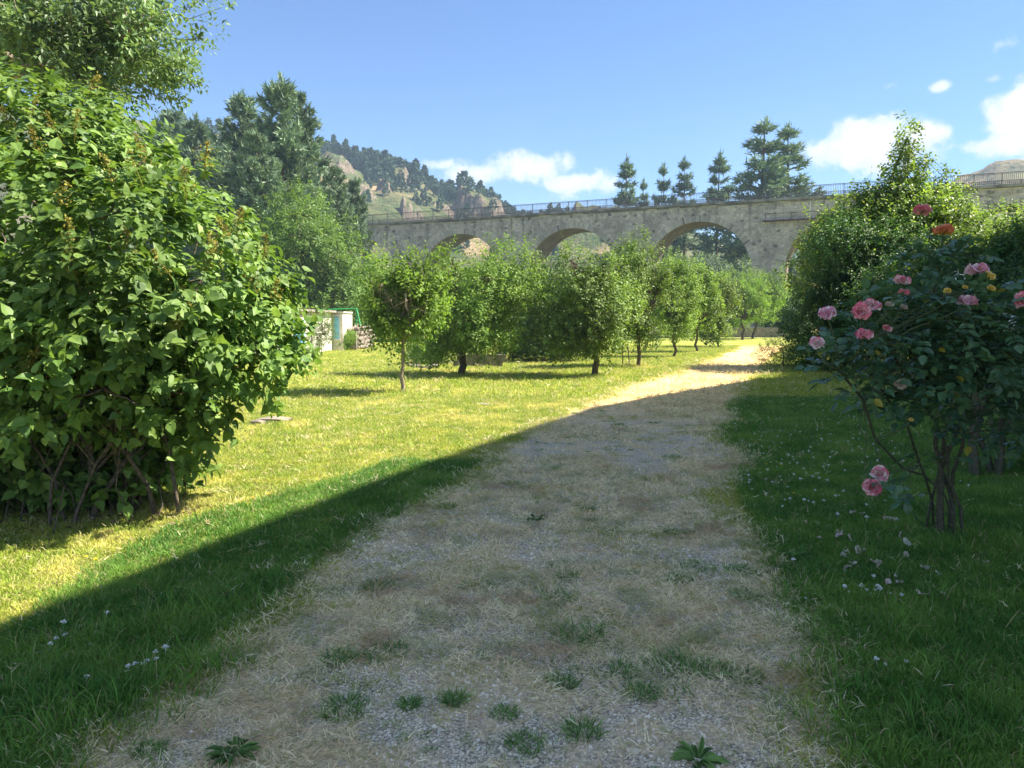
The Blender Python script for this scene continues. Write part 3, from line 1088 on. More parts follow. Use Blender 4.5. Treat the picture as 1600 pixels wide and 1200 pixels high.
# ------------------------------------------------------------------ broadleaf trees
def leafy(name, base, lobes, label, cat='tree', group=None, mat='apple', n=700, per=8, tlen=.3, leaf=.09, wid=1.0, seed=0, trunk_r=.07, fork=None, bark='bark',
          shoots=0, shoot_len=.6, gapf=2.2, thr=1.25, up=.35, droop=.25, zmin=None, shell=.45, tmpl=None, stems=1, limb_n=4, sway=.06, face=.25, leafname='crown'):
    g = np.random.default_rng(seed)
    root = empty(name, base, label, cat, group)
    L = np.array(lobes, float)
    p, u = lobes_points(g, lobes, n, shell, Fourier(seed + 5, gapf), thr, zmin)
    P, Y, Z, S, ax = twig_leaves(g, p, u, per, tlen, leaf, up, droop=droop, face=face)
    T, TF = tmpl if tmpl is not None else (LEAF, LEAF_F)
    cr = Acc()
    V, Fc = scatter(T, TF, P, Y, Z, S, wid)
    cr.add(V, Fc)
    wd = Acc()
    if shoots:
        k = rng.integers(0, 1)
        idx = g.choice(len(p), shoots)
        top = p[idx]
        Ls = shoot_len * g.uniform(.5, 1.2, shoots)
        dirs = nrm(u[idx] * .35 + np.array([0, 0, 1.0]) + g.normal(size=(shoots, 3)) * .15)
        PP = []; YY = []; ZZ = []; SS = []
        for q in range(14):
            t = (q + .5) / 14
            th = q * 2.4 + g.uniform(0, 6.28, shoots)
            sd = np.stack([np.cos(th), np.sin(th), 0 * th + .35], -1)
            PP.append(top + dirs * (Ls * t)[:, None]); YY.append(sd); ZZ.append(np.array([0, 0, 1.0]) + g.normal(size=(shoots, 3)) * .4)
            SS.append(leaf * (1.0 - .45 * t) * g.uniform(.8, 1.1, shoots))
        V, Fc = scatter(T, TF, np.concatenate(PP), np.concatenate(YY), np.concatenate(ZZ), np.concatenate(SS), wid)
        cr.add(V, Fc)
        for a_, d_, l_ in zip(top, dirs, Ls):
            wd.tube([a_, a_ + d_ * l_], [.006, .003], 3)
    b = np.array(base, float)
    fk = np.array(fork, float) if fork is not None else b + np.array([0, 0, max(.3, (L[:, 2] - L[:, 5]).min() - b[2])])
    for s_ in range(stems):
        b0 = b + (g.normal(size=3) * [.12, .12, 0] * (stems > 1))
        trunk = bend(g, b0 - [0, 0, .15], fk + (g.normal(size=3) * .15 * (stems > 1)), 6, sway)
        wd.tube(trunk, np.linspace(trunk_r * 1.25, trunk_r * .85, 6), 8 if trunk_r > .05 else 6)
    for c in L:
        cc = c[:3] + np.array([0, 0, c[5] * .2])
        lb = bend(g, fk, cc, 5, .12, .04)
        wd.tube(lb, np.linspace(trunk_r * .62, trunk_r * .22, 5), 6)
        cand = np.argsort(((p - c[:3]) ** 2).sum(1))[: max(30, n // len(L))]
        for q in g.choice(cand, min(limb_n * 4, len(cand)), replace=False):
            st = lb[int(g.integers(2, 5))]
            wd.tube(bend(g, st, p[q], 4, .12), [trunk_r * .2, trunk_r * .13, trunk_r * .08, .004], 4)
    wd.build('trunk', M[bark], root)
    o = cr.build(leafname, M[mat], root, smooth=False)
    o['kind'] = 'stuff'
    return root, p, u


def crown_lobes(g, c, rx, ry, rz, k=5, sub=.55, wild=0):
    if wild:
        out = [(c[0] + g.normal() * .12 * rx, c[1], c[2] - .1 * rz, rx * .62, ry * .62, rz * .66)]
        for i in range(k):
            th = 6.28 * i / k + g.uniform(-.5, .5); q = g.uniform(.42, .72); sz = sub * g.uniform(.65, 1.25)
            out.append((c[0] + rx * q * math.cos(th), c[1] + ry * q * math.sin(th), c[2] + rz * g.uniform(-.55, .5), rx * sz * .8, ry * sz * .8, rz * sz * g.uniform(.8, 1.3)))
        for i in range(3):
            out.append((c[0] + rx * g.uniform(-.45, .45), c[1] + ry * g.uniform(-.3, .3), c[2] + rz * g.uniform(.5, .72), rx * .2, ry * .2, rz * g.uniform(.25, .38)))
        return out
    out = [(c[0], c[1], c[2], rx * .78, ry * .78, rz * .8)]
    for i in range(k):
        th = 6.28 * i / k + g.uniform(-.4, .4)
        out.append((c[0] + rx * .48 * math.cos(th), c[1] + ry * .48 * math.sin(th), c[2] + rz * g.uniform(-.35, .45), rx * sub, ry * sub, rz * sub * g.uniform(.8, 1.1)))
    out.append((c[0] + g.uniform(-.2, .2) * rx, c[1], c[2] + rz * .55, rx * .45, ry * .45, rz * .5))
    return out


# orchard: base px, base row, crown left, right, top, bottom, material, twigs, trunk radius, label
orchard = [
    (627, 613, 574, 700, 388, 556, 'cherry', 520, .045, 'young fruit tree with a straight slim pale trunk, leftmost and nearest of the orchard row'),
    (721, 585, 636, 832, 378, 560, 'apple', 1250, .10, 'broad fruit tree with low crown and dark trunk beside the slim pale trunked tree'),
    (930, 588, 846, 985, 380, 556, 'plum', 1000, .085, 'dark leaved fruit tree with a twisted forked trunk beside the dry track'),
    (998, 574, 948, 1046, 374, 540, 'plum', 760, .06, 'upright fruit tree with tall top shoots right of the forked tree'),
    (1054, 559, 1018, 1086, 396, 530, 'apple', 620, .06, 'narrow fruit tree behind the upright one, fourth trunk along the track'),
    (1088, 551, 1062, 1118, 418, 528, 'apple', 460, .06, 'small fruit tree with a bare dark trunk right of the narrow one'),
    (1122, 544, 1096, 1146, 428, 536, 'maple', 420, .05, 'bushy greyish young tree with leaves down to the grass'),
    (1160, 531, 1128, 1192, 424, 512, 'cherry', 560, .10, 'bright yellow green tree at the far end of the track, left one of the pair'),
    (1176, 529, 1160, 1228, 420, 512, 'cherry', 620, .10, 'bright yellow green tree at the far end of the track, right one of the pair'),
]
for k, (bx, by, x0, x1, yt, yb, mt, n, tr, lab) in enumerate(orchard):
    g = np.random.default_rng(200 + k)
    b = ground(bx, by)
    d = b.y
    c = at_depth((x0 + x1) / 2, (yt + yb) / 2, d)
    rx = (x1 - x0) / 2 / F * d
    rz = (yb - yt) / 2 / F * d
    lf = .105 if d < 35 else .15
    if k == 0: lf = .10
    skirt = [(c.x + q * rx * .5, d - .2 * rx, c.z - rz * .62, rx * .42, rx * .42, rz * .34) for q in (-1, -.2, .75)] if k in (1, 2, 3, 6) else []
    fork = (b.x + (c.x - b.x) * .3, d, max(.45, c.z - rz * (.75 if k not in (2,) else .95)))
    if k == 1: fork = (b.x + .05, d, .62)
    if k == 2: fork = (b.x - .02, d, .75)
    leafy('fruit_tree', (b.x, b.y, float(GZ(b.x, b.y))), crown_lobes(g, (c.x, c.y, c.z - rz * .04), rx * 1.2, rx * 1.05, rz * 1.02, 10, .50, wild=1) + skirt, lab, 'tree', 'fruit trees of the orchard row', mt, int(n * 2.2), 9, .26 * (lf / .085), lf, 1.15,
          300 + k, tr, fork, 'bark_pale' if k == 0 else 'bark', shoots=int(60 if d < 30 else 40), shoot_len=.8 if d < 30 else 1.1, gapf=3.2, thr=1.0, up=.45, face=.75)

# dense dark bush between the second and the third fruit tree
b = ground(850, 567)
leafy('bush', (b.x, b.y, 0), [(b.x - .2, b.y + .5, 1.0, 1.35, 1.0, 1.2), (b.x + .8, b.y + .5, .8, 1.0, .8, .9), (b.x - .9, b.y + .7, .6, 1.0, .7, .7), (b.x - .1, b.y + .6, 2.3, 1.1, 1.0, 1.1), (b.x - .9, b.y + .6, 1.4, .9, .9, 1.0), (b.x + .3, b.y + .5, 3.2, .7, .7, .7)],
      'dark conifer-like bush reaching the ground between two fruit trees', 'bush', None, 'hedge', 4200, 8, .2, .10, .9, 411, .06, None, thr=1.5, shell=.4)

# large round broadleaf left of the viaduct
g = np.random.default_rng(77)
c = at_depth(480, 395, 52)
leafy('broadleaf_tree', (c.x, 52, 0), crown_lobes(g, (c.x, 52, 5.4), 4.5, 4.0, 4.9, 14, .38) + [(c.x - 2.6, 51, 3.4, 2.4, 2.2, 2.8), (c.x + 2.4, 51, 3.0, 2.2, 2.2, 2.8)],
      'large rounded light green tree behind the white shed, left of the viaduct', 'tree', None, 'decid', 5200, 9, .5, .27, .8, 421, .28, None, shoots=60, shoot_len=1.1, gapf=1.6, thr=1.1, face=.8)
c = at_depth(395, 400, 58)
leafy('broadleaf_tree', (c.x, 58, 0), crown_lobes(g, (c.x, 58, 4.6), 4.0, 3.5, 4.6, 7, .5),
      'darker green tree between the lilac and the large rounded tree', 'tree', None, 'decid', 2600, 9, .6, .22, .8, 422, .25, None, shoots=40, shoot_len=1.0, gapf=1.6, thr=1.15, face=.8)
# undergrowth along the foot of the viaduct
und = [(600, 64, 5.4, 'decid', 'green bush tree left of the first arch pier, behind the slim tree'), (660, 58, 4.8, 'hedge', 'dark bush tree behind the gap right of the slim tree'), (835, 58, 5.0, 'decid', 'bush tree behind the dark conifer-like bush'), (920, 60, 4.6, 'hedge', 'dark bush tree right behind the forked fruit tree'), (1000, 64, 4.6, 'decid', 'green bush tree between the upright and the narrow fruit trees'), (1085, 74, 4.2, 'hedge', 'dark bush tree behind the small bare trunked fruit tree'),
       (572, 60, 4.4, 'hedge', 'dark hedge bush below the left end of the viaduct'), (628, 62, 3.6, 'decid', 'green bush behind the slim pale trunked tree'), (700, 60, 5.2, 'decid', 'tall green bush behind the broad fruit tree, below the second arch'),
       (790, 62, 5.4, 'hedge', 'dark bush tree below the viaduct between two arches'), (880, 64, 5.0, 'decid', 'green bush tree behind the forked fruit tree'), (960, 66, 4.4, 'hedge', 'dark bush tree behind the upright fruit tree'),
       (1040, 70, 3.6, 'decid', 'low bush tree below the third arch'), (1225, 74, 4.4, 'hedge', 'bush tree below the pier left of the right hand arch'), (1130, 78, 3.4, 'decid', 'low bush tree behind the bright pair of trees')]
for k, (px, y, h, mt, lab) in enumerate(und):
    c = at_depth(px, 500, y)
    g = np.random.default_rng(500 + k)
    leafy('bush_tree', (c.x, y, 0), crown_lobes(g, (c.x, y, h * .5), 3.1, 2.0, h * .52, 5, .6), lab, 'bush', 'bushes below the viaduct', mt, 1300, 7, .45, .28, .9, 510 + k, .08, None, thr=1.4, gapf=1.6, shell=.35, face=.7)
# trees seen through the arches
thru = [(1105, 102, 9.5, 6.0, 'needle', 'dark tree filling the middle arch, behind the viaduct'), (905, 108, 9.0, 4.6, 'needle', 'dark tree seen through the third arch from the left'), (1160, 100, 8.0, 4.0, 'needle', 'dark tree at the right side of the middle arch, behind the viaduct'), (1245, 104, 6.8, 2.2, 'ash', 'pale green tree seen through the right hand arch'),
        (1222, 100, 5.2, 2.0, 'decid', 'low green tree seen at the left side of the right hand arch'), (1030, 108, 7.6, 3.2, 'decid', 'green tree seen at the left side of the middle arch'), (745, 112, 9.5, 4.0, 'decid', 'green tree seen through the second arch')]
for k, (px, y, h, rx, mt, lab) in enumerate(thru):
    c = at_depth(px, 500, y)
    g = np.random.default_rng(540 + k)
    leafy('tree_beyond_arch', (c.x, y, 0), crown_lobes(g, (c.x, y, h * .58), rx, rx * .8, h * .46, 6, .55), lab, 'tree', 'trees behind the viaduct', mt, 3000, 7, .6, .34, .8, 550 + k, .2, None, thr=1.35, gapf=1.0)

# ------------------------------------------------------------------ the right hand thicket
g = np.random.default_rng(91)
# maple with a tall spire
c = at_depth(1400, 400, 26)
zt = z_at(1410, 192, 26)
lob = [(c.x - 1.3, 26, 3.2, 2.1, 1.9, 2.1), (c.x + .8, 26, 3.6, 2.1, 1.9, 2.0), (c.x, 25.8, 1.7, 2.5, 2.0, 1.7), (c.x + .1, 26, 5.1, 1.35, 1.3, 1.3), (c.x - 1.1, 26, 4.9, 1.05, 1.1, 1.0), (c.x + 1.4, 26, 5.0, 1.0, 1.0, 1.0),
       (c.x + .2, 26, 6.3, .62, .6, .95), (c.x + .22, 26, 7.4, .30, .30, .8), (c.x - 2.1, 26, 4.2, .8, .9, .8), (c.x + 1.6, 26, 6.0, .28, .28, .7)]
leafy('maple_tree', (c.x, 26, 0), lob, 'tall light green tree with a thin leafy spire rising above the viaduct railing', 'tree', None, 'maple', 6500, 8, .34, .14, 1.3, 601, .12, (c.x, 26, 1.2), shoots=150, shoot_len=1.1, gapf=1.8, thr=1.35, shell=.4)
# dark big bush left
c = at_depth(1325, 470, 24.5)
leafy('dark_bush', (c.x, 24.5, 0), [(c.x - .8, 24.5, 1.5, 1.2, 1.1, 1.6), (c.x + .2, 24.3, 2.2, 1.4, 1.2, 1.9), (c.x + 1.0, 24, 1.5, 1.5, 1.2, 1.6), (c.x - .05, 24.6, 3.7, 1.15, 1.0, 1.15), (c.x + 1.3, 24.5, 3.6, 1.2, 1.0, 1.2), (c.x - .85, 24.2, .7, 1.1, 1.0, .8), (c.x + 1.9, 24.2, 2.0, 1.2, 1.1, 2.0)],
      'dense dark green bush right of the track, before the tall spired tree', 'bush', None, 'hedge', 6000, 8, .24, .11, 1.05, 611, .07, None, shoots=90, shoot_len=.5, thr=1.6, shell=.45)
c = at_depth(1217, 540, 27)
leafy('mound_bush', (c.x, 26.5, 0), [(c.x, 26.5, .5, .85, .8, .85), (c.x + .5, 26.3, .45, .75, .7, .75), (c.x - .35, 26.8, .35, .6, .6, .6)],
      'low rounded grey green bush beside the far end of the dry track', 'bush', None, 'ash', 1200, 8, .16, .06, .7, 612, .03, None, thr=1.7, shell=.35)
# sunlit thicket on the far right
tk = [(1500, 27, 5.1, 2.8, 'maple', 'sunlit yellow green bush tree right of the spired tree'), (1590, 28, 5.5, 2.8, 'decid', 'bluish green bush tree at the right edge under the railing'), (1455, 22, 3.6, 2.0, 'hedge', 'dark green bush behind the rose'),
      (1540, 22.5, 4.4, 2.5, 'maple', 'light green bush behind the yellow rose buds'), (1625, 21, 4.2, 2.5, 'hedge', 'dark bush at the right picture edge'), (1700, 27, 5.3, 2.8, 'decid', 'large bush tree just outside the right edge'), (1560, 19, 2.6, 1.7, 'hedge', 'low dark bush behind the small white blossoms')]
for k, (px, y, h, rx, mt, lab) in enumerate(tk):
    c = at_depth(px, 500, y)
    gk = np.random.default_rng(620 + k)
    leafy('bush_tree', (c.x, y, 0), crown_lobes(gk, (c.x, y, h * .52), rx, rx * .8, h * .5, 6, .55), lab, 'bush', 'thicket on the right', mt, 3200, 8, .32, .14, 1.05, 640 + k, .09, None, shoots=90, shoot_len=.45, thr=1.45, gapf=1.9, shell=.4)


# ------------------------------------------------------------------ ash tree above the lilac
def build_ash():
    g = np.random.default_rng(701)
    D = 14.0
    hub = at_depth(72, 128, D)
    root = empty('ash_tree', (hub.x - .2, D, 0), 'old tree with spreading grey limbs and narrow leaves rising above the lilac', 'tree')
    wd = Acc(); tips = []
    wd.tube(bend(g, (hub.x - .2, D, -.2), hub, 6, .03), np.linspace(.26, .17, 6), 10)
    ends = [((0, 30), .10), ((30, -30), .07), ((45, 55), .05), ((10, 95), .05), ((120, 40), .06), ((110, -60), .11), ((60, -120), .09), ((165, 90), .08), ((240, 130), .065), ((245, 25), .06), ((-60, 60), .09), ((200, -80), .08), ((215, 95), .05), ((-80, -40), .09), ((150, 150), .055), ((235, -60), .06), ((-40, 130), .07), ((215, 40), .06)]
    for (px, py), r0 in ends:
        y = D + g.uniform(-1.6, 1.6)
        e = at_depth(px, py, y)
        lb = bend(g, hub, e, 7, .045, .05)
        wd.tube(lb, np.linspace(r0, .02, 7), 6)
        for q in range(24):
            t = g.uniform(.2, 1.0) ** .7
            s0 = lb[min(6, int(t * 6.99))]
            dd = nrm((np.array(e) - np.array(hub))[None])[0] * .7 + g.normal(size=3) * .6
            dd[2] += .1
            L = g.uniform(.35, .8)
            e2 = s0 + dd * L
            tw = bend(g, s0, e2, 4, .15)
            wd.tube(tw, [.018, .013, .009, .004], 4)
            for h in range(11):
                tips.append(tw[1] + (tw[-1] - tw[1]) * g.uniform(0, 1.15) + g.normal(size=3) * .13)
    tips = np.array(tips)
    # more foliage towards the right hand side and the top
    gap = Fourier(9, 1.6)
    keep = gap(tips) < .95
    tips = tips[keep]
    u = nrm(tips - np.array(hub))
    P, Y, Z, S, ax = twig_leaves(g, tips, u, 7, .26, .14, up=.1, droop=.25, spread=.8, face=.1)
    cr = Acc()
    V, Fc = scatter(LEAF, LEAF_F, P, Y, Z, S, .85)
    cr.add(V, Fc)
    wd.build('trunk', M['bark_pale'], root)
    o = cr.build('crown', M['ash'], root, smooth=False); o['kind'] = 'stuff'
    c = root


build_ash()


# ------------------------------------------------------------------ lilac in the left foreground
def build_lilac():
    g = np.random.default_rng(801)
    D = 6.9
    base = ground(120, 812)
    root = empty('lilac_bush', (base.x, base.y, 0), 'huge lilac bush with heart shaped leaves and faded flower heads, in the left foreground', 'bush')
    lobes = []
    for px, py, y, rx, rz in [(50, 290, 6.9, .95, .85), (165, 330, 6.7, .85, .75), (265, 400, 6.9, .68, .58), (70, 420, 6.0, 1.0, .9), (220, 440, 6.0, .9, .75), (330, 460, 6.7, .6, .55), (405, 490, 7.0, .40, .36), (340, 530, 6.4, .7, .5),
                              (180, 540, 5.8, .8, .6), (40, 560, 5.7, .75, .6), (-120, 380, 6.6, 1.2, 1.2), (40, 200, 7.2, .6, .5), (135, 235, 7.3, .5, .42), (215, 320, 7.2, .45, .42), (270, 600, 6.3, .5, .36), (395, 560, 6.8, .38, .38), (-150, 600, 6.2, 1.1, 1.0), (300, 395, 7.3, .38, .36)]:
        c = at_depth(px, py, y)
        lobes.append((c.x, c.y, c.z, rx, rx * .9, rz))
    p, u = lobes_points(g, lobes, 4300, .60, Fourier(31, 3.8), 1.0, .45)
    P, Y, Z, S, ax = twig_leaves(g, p, u, 10, .18, .083, up=.45, spread=.95, droop=.42, lvar=.6, face=.7)
    # inner and low leaves
    lo = []
    for px, py, y, rx, rz in [(60, 690, 6.7, .7, .4), (200, 680, 6.8, .6, .36), (250, 735, 6.7, .32, .16), (40, 750, 6.4, .6, .3), (120, 765, 6.6, .6, .22), (180, 780, 6.2, .22, .12), (-60, 700, 6.5, .8, .5), (110, 740, 7.3, .8, .4), (130, 640, 6.8, .8, .35), (225, 705, 6.8, .42, .22), (300, 665, 6.6, .36, .18), (170, 730, 6.9, .5, .3)]:
        c = at_depth(px, py, y); lo.append((c.x, c.y, c.z, rx, rx, rz))
    p2, u2 = lobes_points(g, lo, 2300, .2)
    a2 = twig_leaves(g, p2, u2, 6, .18, .10, up=.3, droop=.4, lvar=.35, face=.4)
    P = np.concatenate([P, a2[0]]); Y = np.concatenate([Y, a2[1]]); Z = np.concatenate([Z, a2[2]]); S = np.concatenate([S, a2[3]])
    ok = P[:, 2] > .12
    P, Y, Z, S = P[ok], nrm(Y[ok]), Z[ok], S[ok]
    # the 300 nearest leaves that face the viewer are single parts
    d = np.linalg.norm(P - np.array([0, 0, EYE]), axis=1)
    px = 800 + F * P[:, 0] / P[:, 1]
    score = d + np.where((px > 5), 0, 9)
    order = np.argsort(score)
    big = order[:300]
    rest = order[300:]
    cr = Acc()
    V, Fc = scatter(HEART, HEART_F, P[rest], Y[rest], Z[rest], S[rest], g.uniform(.85, 1.1, len(rest)))
    cr.add(V, Fc)
    o = cr.build('foliage', M['lilac'], root, smooth=False); o['kind'] = 'stuff'
    la = Acc(); la.add(HEART, HEART_F)
    lm = la.mesh('leaf', M['lilac'], smooth=False)
    for i in big:
        y = Vector(Y[i]); x = y.cross(Vector(Z[i])).normalized(); z = x.cross(y)
        mt = Matrix((x, y, z)).transposed().to_4x4()
        mt = Matrix.Translation(Vector(P[i]) - root.location) @ mt @ Matrix.Scale(S[i], 4)
        l = bpy.data.objects.new('leaf', lm); COL.objects.link(l); l.parent = root
        l.matrix_basis = mt
    # stems
    ns = 0
    wd = Acc()
    for k in range(30):
        lb = lobes[int(g.integers(0, len(lobes)))]
        b0 = np.array([base.x + g.normal() * .38, base.y + .35 + g.normal() * .25, -.1])
        if lb[0] > -2.9: b0[0] = base.x + min(.3, abs(g.normal() * .25))
        e = np.array(lb[:3]) + g.normal(size=3) * .25
        pts = bend(g, b0, e, 7, .06, .0)
        pts[1:6, :2] = b0[:2] + (pts[1:6, :2] - b0[:2]) * np.array([.35, .48, .62, .76, .9])[:, None]
        r0 = g.uniform(.012, .030)
        wd.tube(pts, np.linspace(r0, .008, 7), 6)
        for q in range(7):
            s0 = pts[int(g.integers(3, 7))]
            j = p[g.choice(np.argsort(((p - s0) ** 2).sum(1))[:60])]
            wd.tube(bend(g, s0, j, 4, .1), [.011, .008, .006, .003], 4)
    for k in range(46):   # dead twigs low down
        b0 = np.array([base.x - .2 + g.normal() * .35, base.y + .25 + g.normal() * .25, 0])
        e = b0 + np.array([g.normal() * .25, g.normal() * .2, g.uniform(.4, 1.1)])
        wd.tube(bend(g, b0, e, 4, .12), [.008, .006, .004, .002], 4)
    o = wd.build('stem', M['bark'], root); o['kind'] = 'stuff'
    # faded flower heads
    heads = [(48, 185), (118, 205), (215, 270), (90, 210), (178, 282), (118, 430), (320, 260), (262, 425), (320, 425), (370, 360), (360, 375), (275, 520), (40, 572), (200, 395), (60, 235), (140, 145), (412, 400), (395, 440), (430, 470), (90, 320), (300, 480), (20, 205), (290, 300), (340, 400), (225, 250), (110, 380)]
    for px, py in heads:
        # depth of the outer leaf surface there
        pp = np.stack([800 + F * P[:, 0] / P[:, 1]], 0)[0]
        qy = 500 - F * (P[:, 2] - EYE) / P[:, 1]
        near = (abs(pp - px) < 40) & (abs(qy - py) < 40)
        dd = float(np.percentile(P[near, 1], 4)) - .03 if near.any() else 6.5
        c = np.array(at_depth(px, py, dd))
        n = 70
        t = g.uniform(0, 1, n)
        ax_ = nrm(np.array([[g.normal() * .4, -.3, 1.0]]))[0]
        q = c + ax_ * (t * .17)[:, None] + g.normal(size=(n, 3)) * (.028 * (1.2 - t))[:, None]
        V, Fc = scatter(LEAF, LEAF_F, q, g.normal(size=(n, 3)) + np.array([0, 0, .6]), rand_dir(g, n), .024, 1.3)
        a = Acc(); a.add(V, Fc)
        a.tube([c - ax_ * .1, c + ax_ * .17], [.003, .002], 4)
        a.build('flower_head', M['lilac_seed'], root, smooth=False)
    # leaf litter under the bush
    lt = Acc(); n = 700
    q = np.stack([base.x + g.normal(size=n) * .8 + .15, base.y + g.normal(size=n) * .35 + .2, np.full(n, .015)], -1)
    V, Fc = scatter(LEAF, LEAF_F, q, g.normal(size=(n, 3)) * [1, 1, .15], np.array([0, 0, 1.0]) + g.normal(size=(n, 3)) * .3, g.uniform(.04, .09, n))
    lt.add(V, Fc)
    o = lt.build('leaf_litter', mat_leaf('litter', ((.10, .065, .04), (.18, .13, .08), (.26, .20, .12)), .9, .1, 0), None, smooth=False)
    tag(o, 'brown leaf litter on the bare soil under the lilac', 'leaf litter', kind='stuff')


build_lilac()


# ------------------------------------------------------------------ the tall rose
def petal_mesh(mat, w=.034, h=.045, cup=.5, name='petal'):
    V = []
    nx, ny = 4, 4
    for j in range(ny + 1):
        t = j / ny
        ww = w * math.sin(math.pi * min(1, .18 + t * .72)) ** .8
        for i in range(nx + 1):
            s = -1 + 2 * i / nx
            z = cup * w * (s * s) * .8 - .35 * h * t * t * t + .006 * math.sin(3 * s + 7 * t)
            V.append((s * ww, h * t, z))
    Fq = [(j * 5 + i, j * 5 + i + 1, (j + 1) * 5 + i + 1, (j + 1) * 5 + i) for j in range(ny) for i in range(nx)]
    a = Acc(); a.add(V, Fq)
    return a.mesh(name, mat)


PET = {k: petal_mesh(M[k]) for k in ('pet_mix', 'pet_red', 'pet_pink', 'pet_orange', 'pet_yellow', 'pet_pale')}


def bloom(parent, loc, kind, size, open_, facing, lab, g):
    b = bpy.data.objects.new('rose_bloom', None)
    # the bloom core is a mesh so that it draws on its own
    a = Acc()
    n = 14
    th = np.linspace(0, 6.28, n)
    a.tube([(0, 0, -.02 * size), (0, 0, .004 * size), (0, 0, .02 * size)], [.004, .011 * size, .004], 7)
    me = a.mesh('rose_bloom', M['cane_green'])
    b = bpy.data.objects.new('rose_bloom', me)
    COL.objects.link(b); b.parent = parent
    zq = Vector(facing).normalized().to_track_quat('Z', 'Y')
    b.matrix_basis = Matrix.Translation(Vector(loc) - parent.location) @ zq.to_matrix().to_4x4()
    b['label'] = lab
    k = 0
    for ring, (cnt, tilt, rs, sc) in enumerate(((6, 82, .006, 1.15), (6, 60, .006, 1.05), (5, 38, .005, .9), (5, 16, .004, .7))):
        for i in range(cnt):
            if ring == 0 and g.uniform() < .12: continue
            t = 6.28 * i / cnt + ring * .5 + g.uniform(-.25, .25)
            p = bpy.data.objects.new('petal', PET[kind]); COL.objects.link(p); p.parent = b
            tl = R(tilt * open_ + g.uniform(-12, 12))
            # petal length along local y rises from the centre, tilted outwards
            m_ = Matrix.Rotation(t, 4, 'Z') @ Matrix.Translation((0, rs * size, 0)) @ Matrix.Rotation(math.pi / 2 - tl, 4, 'X')
            s = size * sc * g.uniform(.85, 1.12)
            p.matrix_basis = m_ @ Matrix.Diagonal((s, s, -s, 1))
            k += 1
    return b


